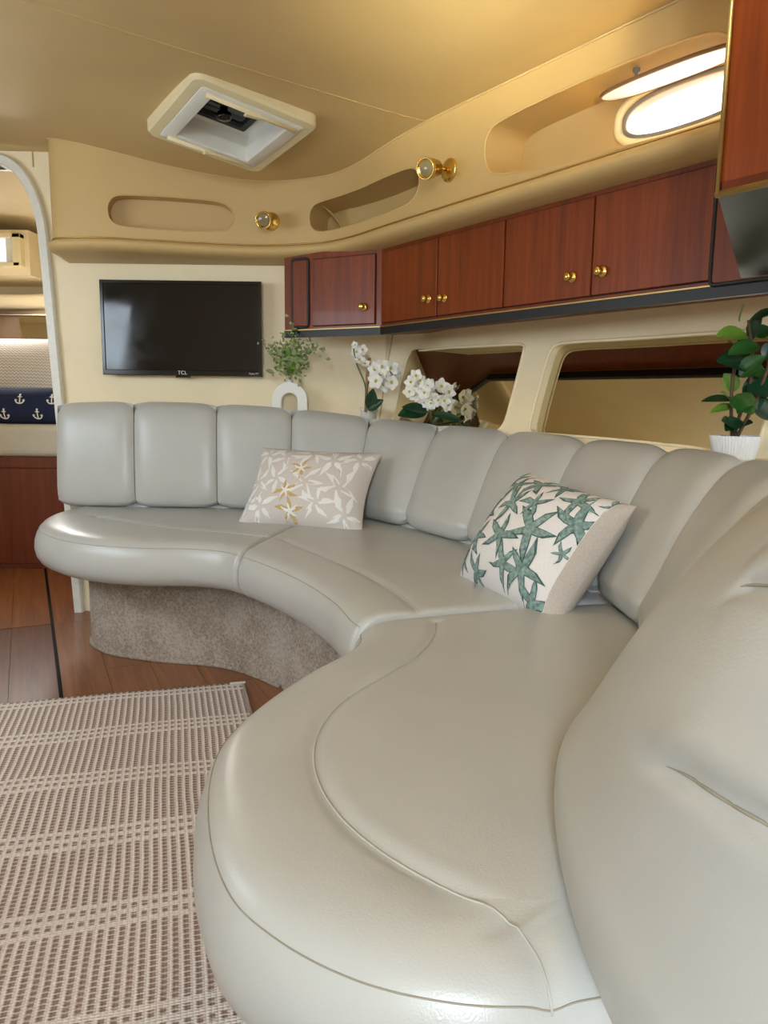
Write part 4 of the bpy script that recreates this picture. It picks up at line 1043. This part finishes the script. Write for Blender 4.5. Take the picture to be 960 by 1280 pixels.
P3 = Pillow(((X_(0, 510, YF) - 0.0), YF + 0.07, (zm1 + zn) / 2 + 0.012), (1, 0.02, 0), (0, 0.15, 1), 0.95, zn - zm1 + 0.03, 0.16, 0.02)
if P3.en.y > 0: P3.en = -P3.en
nv = thing('anchor_pillow', (P3.c.x, P3.c.y, zm1), 'navy blue pillow with white anchors in front on the berth', 'pillow')
cov = P3.face('front_cover', M_NAVY, nv, 1, 44, 20); P3.face('back_cover', M_NAVY, nv, -1)
def anchor(parent, px, py, s):
    p = aty(px, py, YF); u = (p - P3.c).dot(P3.ex) / (P3.w / 2); v = (p - P3.c).dot(P3.ey) / (P3.h / 2)
    def A(x, y): return P3.P(max(-.99, min(.99, u + x * s / (P3.w / 2))), max(-.99, min(.99, v + y * s / (P3.h / 2))), 1, 0.002)
    m = MB()
    m.tube([A(0, 0.75 - 0.15 * k) for k in range(11)], 0.0035, 5); m.tube([A(-0.35, 0.45), A(0, 0.47), A(0.35, 0.45)], 0.003, 5)
    m.tube([A(0.75 * math.sin(a), -0.15 - 0.62 * math.cos(a)) for a in [math.radians(-85 + 17 * k) for k in range(11)]], 0.0038, 5)
    m.tube([A(0.12 * math.cos(a), 0.85 + 0.12 * math.sin(a)) for a in [math.radians(36 * k) for k in range(10)]], 0.0025, 5, closed=True)
    for sg in (-1, 1): m.tube([A(sg * 0.5, -0.22), A(sg * 0.76, -0.05), A(sg * 0.88, -0.3)], 0.003, 5)
    m.build('anchor_print', M_STARW, parent)
for x, y in [(64 - 39 * k, 499) for k in range(5)] + [(47 - 41 * k, 518) for k in range(4)]: anchor(cov, x, y, 0.030)
zk = aty(20, 432, YF + 0.22).z
P4 = Pillow((X_(0, 470, YF + 0.22), YF + 0.31, (zm1 + zk) / 2 + 0.03), (1, 0.03, 0), (0, 0.25, 1), 0.95, zk - zm1 + 0.06, 0.24, 0.03)
if P4.en.y > 0: P4.en = -P4.en
kn = thing('knit_pillow', (P4.c.x, P4.c.y, zm1), 'cream chevron knit pillow behind the navy anchor pillow', 'pillow')
m = MB(); uv = []; f = lambda i, n: math.sin((i / n - 0.5) * math.pi); rows = []
for j in range(27):
    rows.append([P4.P(f(i, 40), f(j, 26), 1) for i in range(41)]); uv += [(i / 40 * 1.6, j / 26 * 0.8) for i in range(41)]
m.grid(rows); m.build('front_cover', M_CHEV, kn, True, uv); P4.face('back_cover', M_BEIGE, kn, -1)
P5 = Pillow((X_(15, 440, YF + 0.45) , YF + 0.60, zk - 0.10), (1, 0, 0), (0, 0.3, 1), 1.0, 0.30, 0.16)
wp = thing('white_pillow', (P5.c.x, P5.c.y, zm1), 'plain white pillow mostly hidden behind the knit pillow', 'pillow')
P5.face('front_cover', M_COTTON, wp, 1); P5.face('back_cover', M_COTTON, wp, -1)
# berth walls: back, side, arched headliner and shelf ledge
struct(MB().box(-4.0, -1.4, 5.5, 5.55, 0, 2.2).build('wall_fore', M_WALL, None, False))
struct(MB().box(-1.36, -1.31, YB + 0.06, 5.5, 0, 2.2).build('wall_berth_side', M_WALL, None, False))
struct(MB().box(-4.05, -4.0, YB, 5.5, 0, 2.2).build('wall_berth_port', M_WALL, None, False))
m = MB(); rows = []
for i in range(13):
    f_ = i / 12; y = YB + 0.05 + (5.5 - YB - 0.05) * f_; rows.append([Vector((x, y, 2.16 - 0.10 * f_)) for x in (-4.0, -3.2, -2.4, -1.32)])
struct(m.grid(rows).build('ceiling_berth', M_WALL))
zs = aty(30, 388, 5.1).z
m = MB(); rows = []
for i in range(9):
    a = math.radians(90 * i / 8); rows.append([Vector((x, 5.10 + 0.12 * (1 - math.sin(a)), zs + 0.10 * (1 - math.cos(a)) + (0.05 * (x + 2.4) if x > -2.4 else 0))) for x in (-4.0, -3.0, -2.4, -2.0, -1.34)])
rows.insert(0, [Vector((v.x, 5.10, zs - 0.03)) for v in rows[0]]); rows.append([Vector((v.x, 5.5, v.z)) for v in rows[-1]])
struct(m.grid(rows).build('trim_3', M_WALL))
struct(MB().box(-4.0, -1.34, 5.12, 5.16, 0.5, zs).build('wall_berth_locker', plain('brown_locker', srgb(96, 74, 52), 0.5), None, False))
lx0, lx1 = X_(22, 410, 5.08), X_(70, 410, 5.08)
lk = MB(); lk.add([aty(23, 396, 5.08), aty(75, 396, 5.08), aty(75, 450, 5.05), aty(36, 450, 5.05)], [(0, 1, 2, 3)])
lo = lk.build('locker_mirror', M_MIRROR, None, False); so = lo.modifiers.new('t', 'SOLIDIFY'); so.thickness = 0.01
tag(lo, 'pale mirrored locker panel behind the berth pillows', 'mirror')
hw0, hw1 = aty(-40, 334, 4.95), aty(26, 296, 4.95)
fh = thing('berth_hatch', ((hw0.x + hw1.x) / 2, 4.95, hw0.z), 'small bright cream framed hatch window above the berth', 'hatch')
m = MB()
def wbox(x0, y0, x1, y1, ya, yb, mat, name):
    a, b = aty(x0, y1, 4.95), aty(x1, y0, 4.95); return MB().box(a.x, b.x, ya, yb, a.z, b.z).build(name, mat, fh, False)
for q in ((-40, 292, 26, 297), (-40, 328, 26, 333), (18, 292, 26, 333), (-40, 292, -34, 333)): bevel(wbox(*q, 4.93, 5.0, M_CREAMPL, 'frame'), 0.004)
wbox(-36, 296, 20, 330, 4.975, 4.985, emit('daylight_pane', (0.75, 0.88, 1.0, 1), 1.3), 'pane')
wbox(8, 297, 20, 330, 4.955, 4.97, M_WHITE, 'blind')
m = MB(); a, b = aty(-60, 345, 5.0), aty(34, 286, 5.0)
wbox(-60, 286, 32, 342, 4.985, 5.5, M_WALL, 'housing')
#--END--
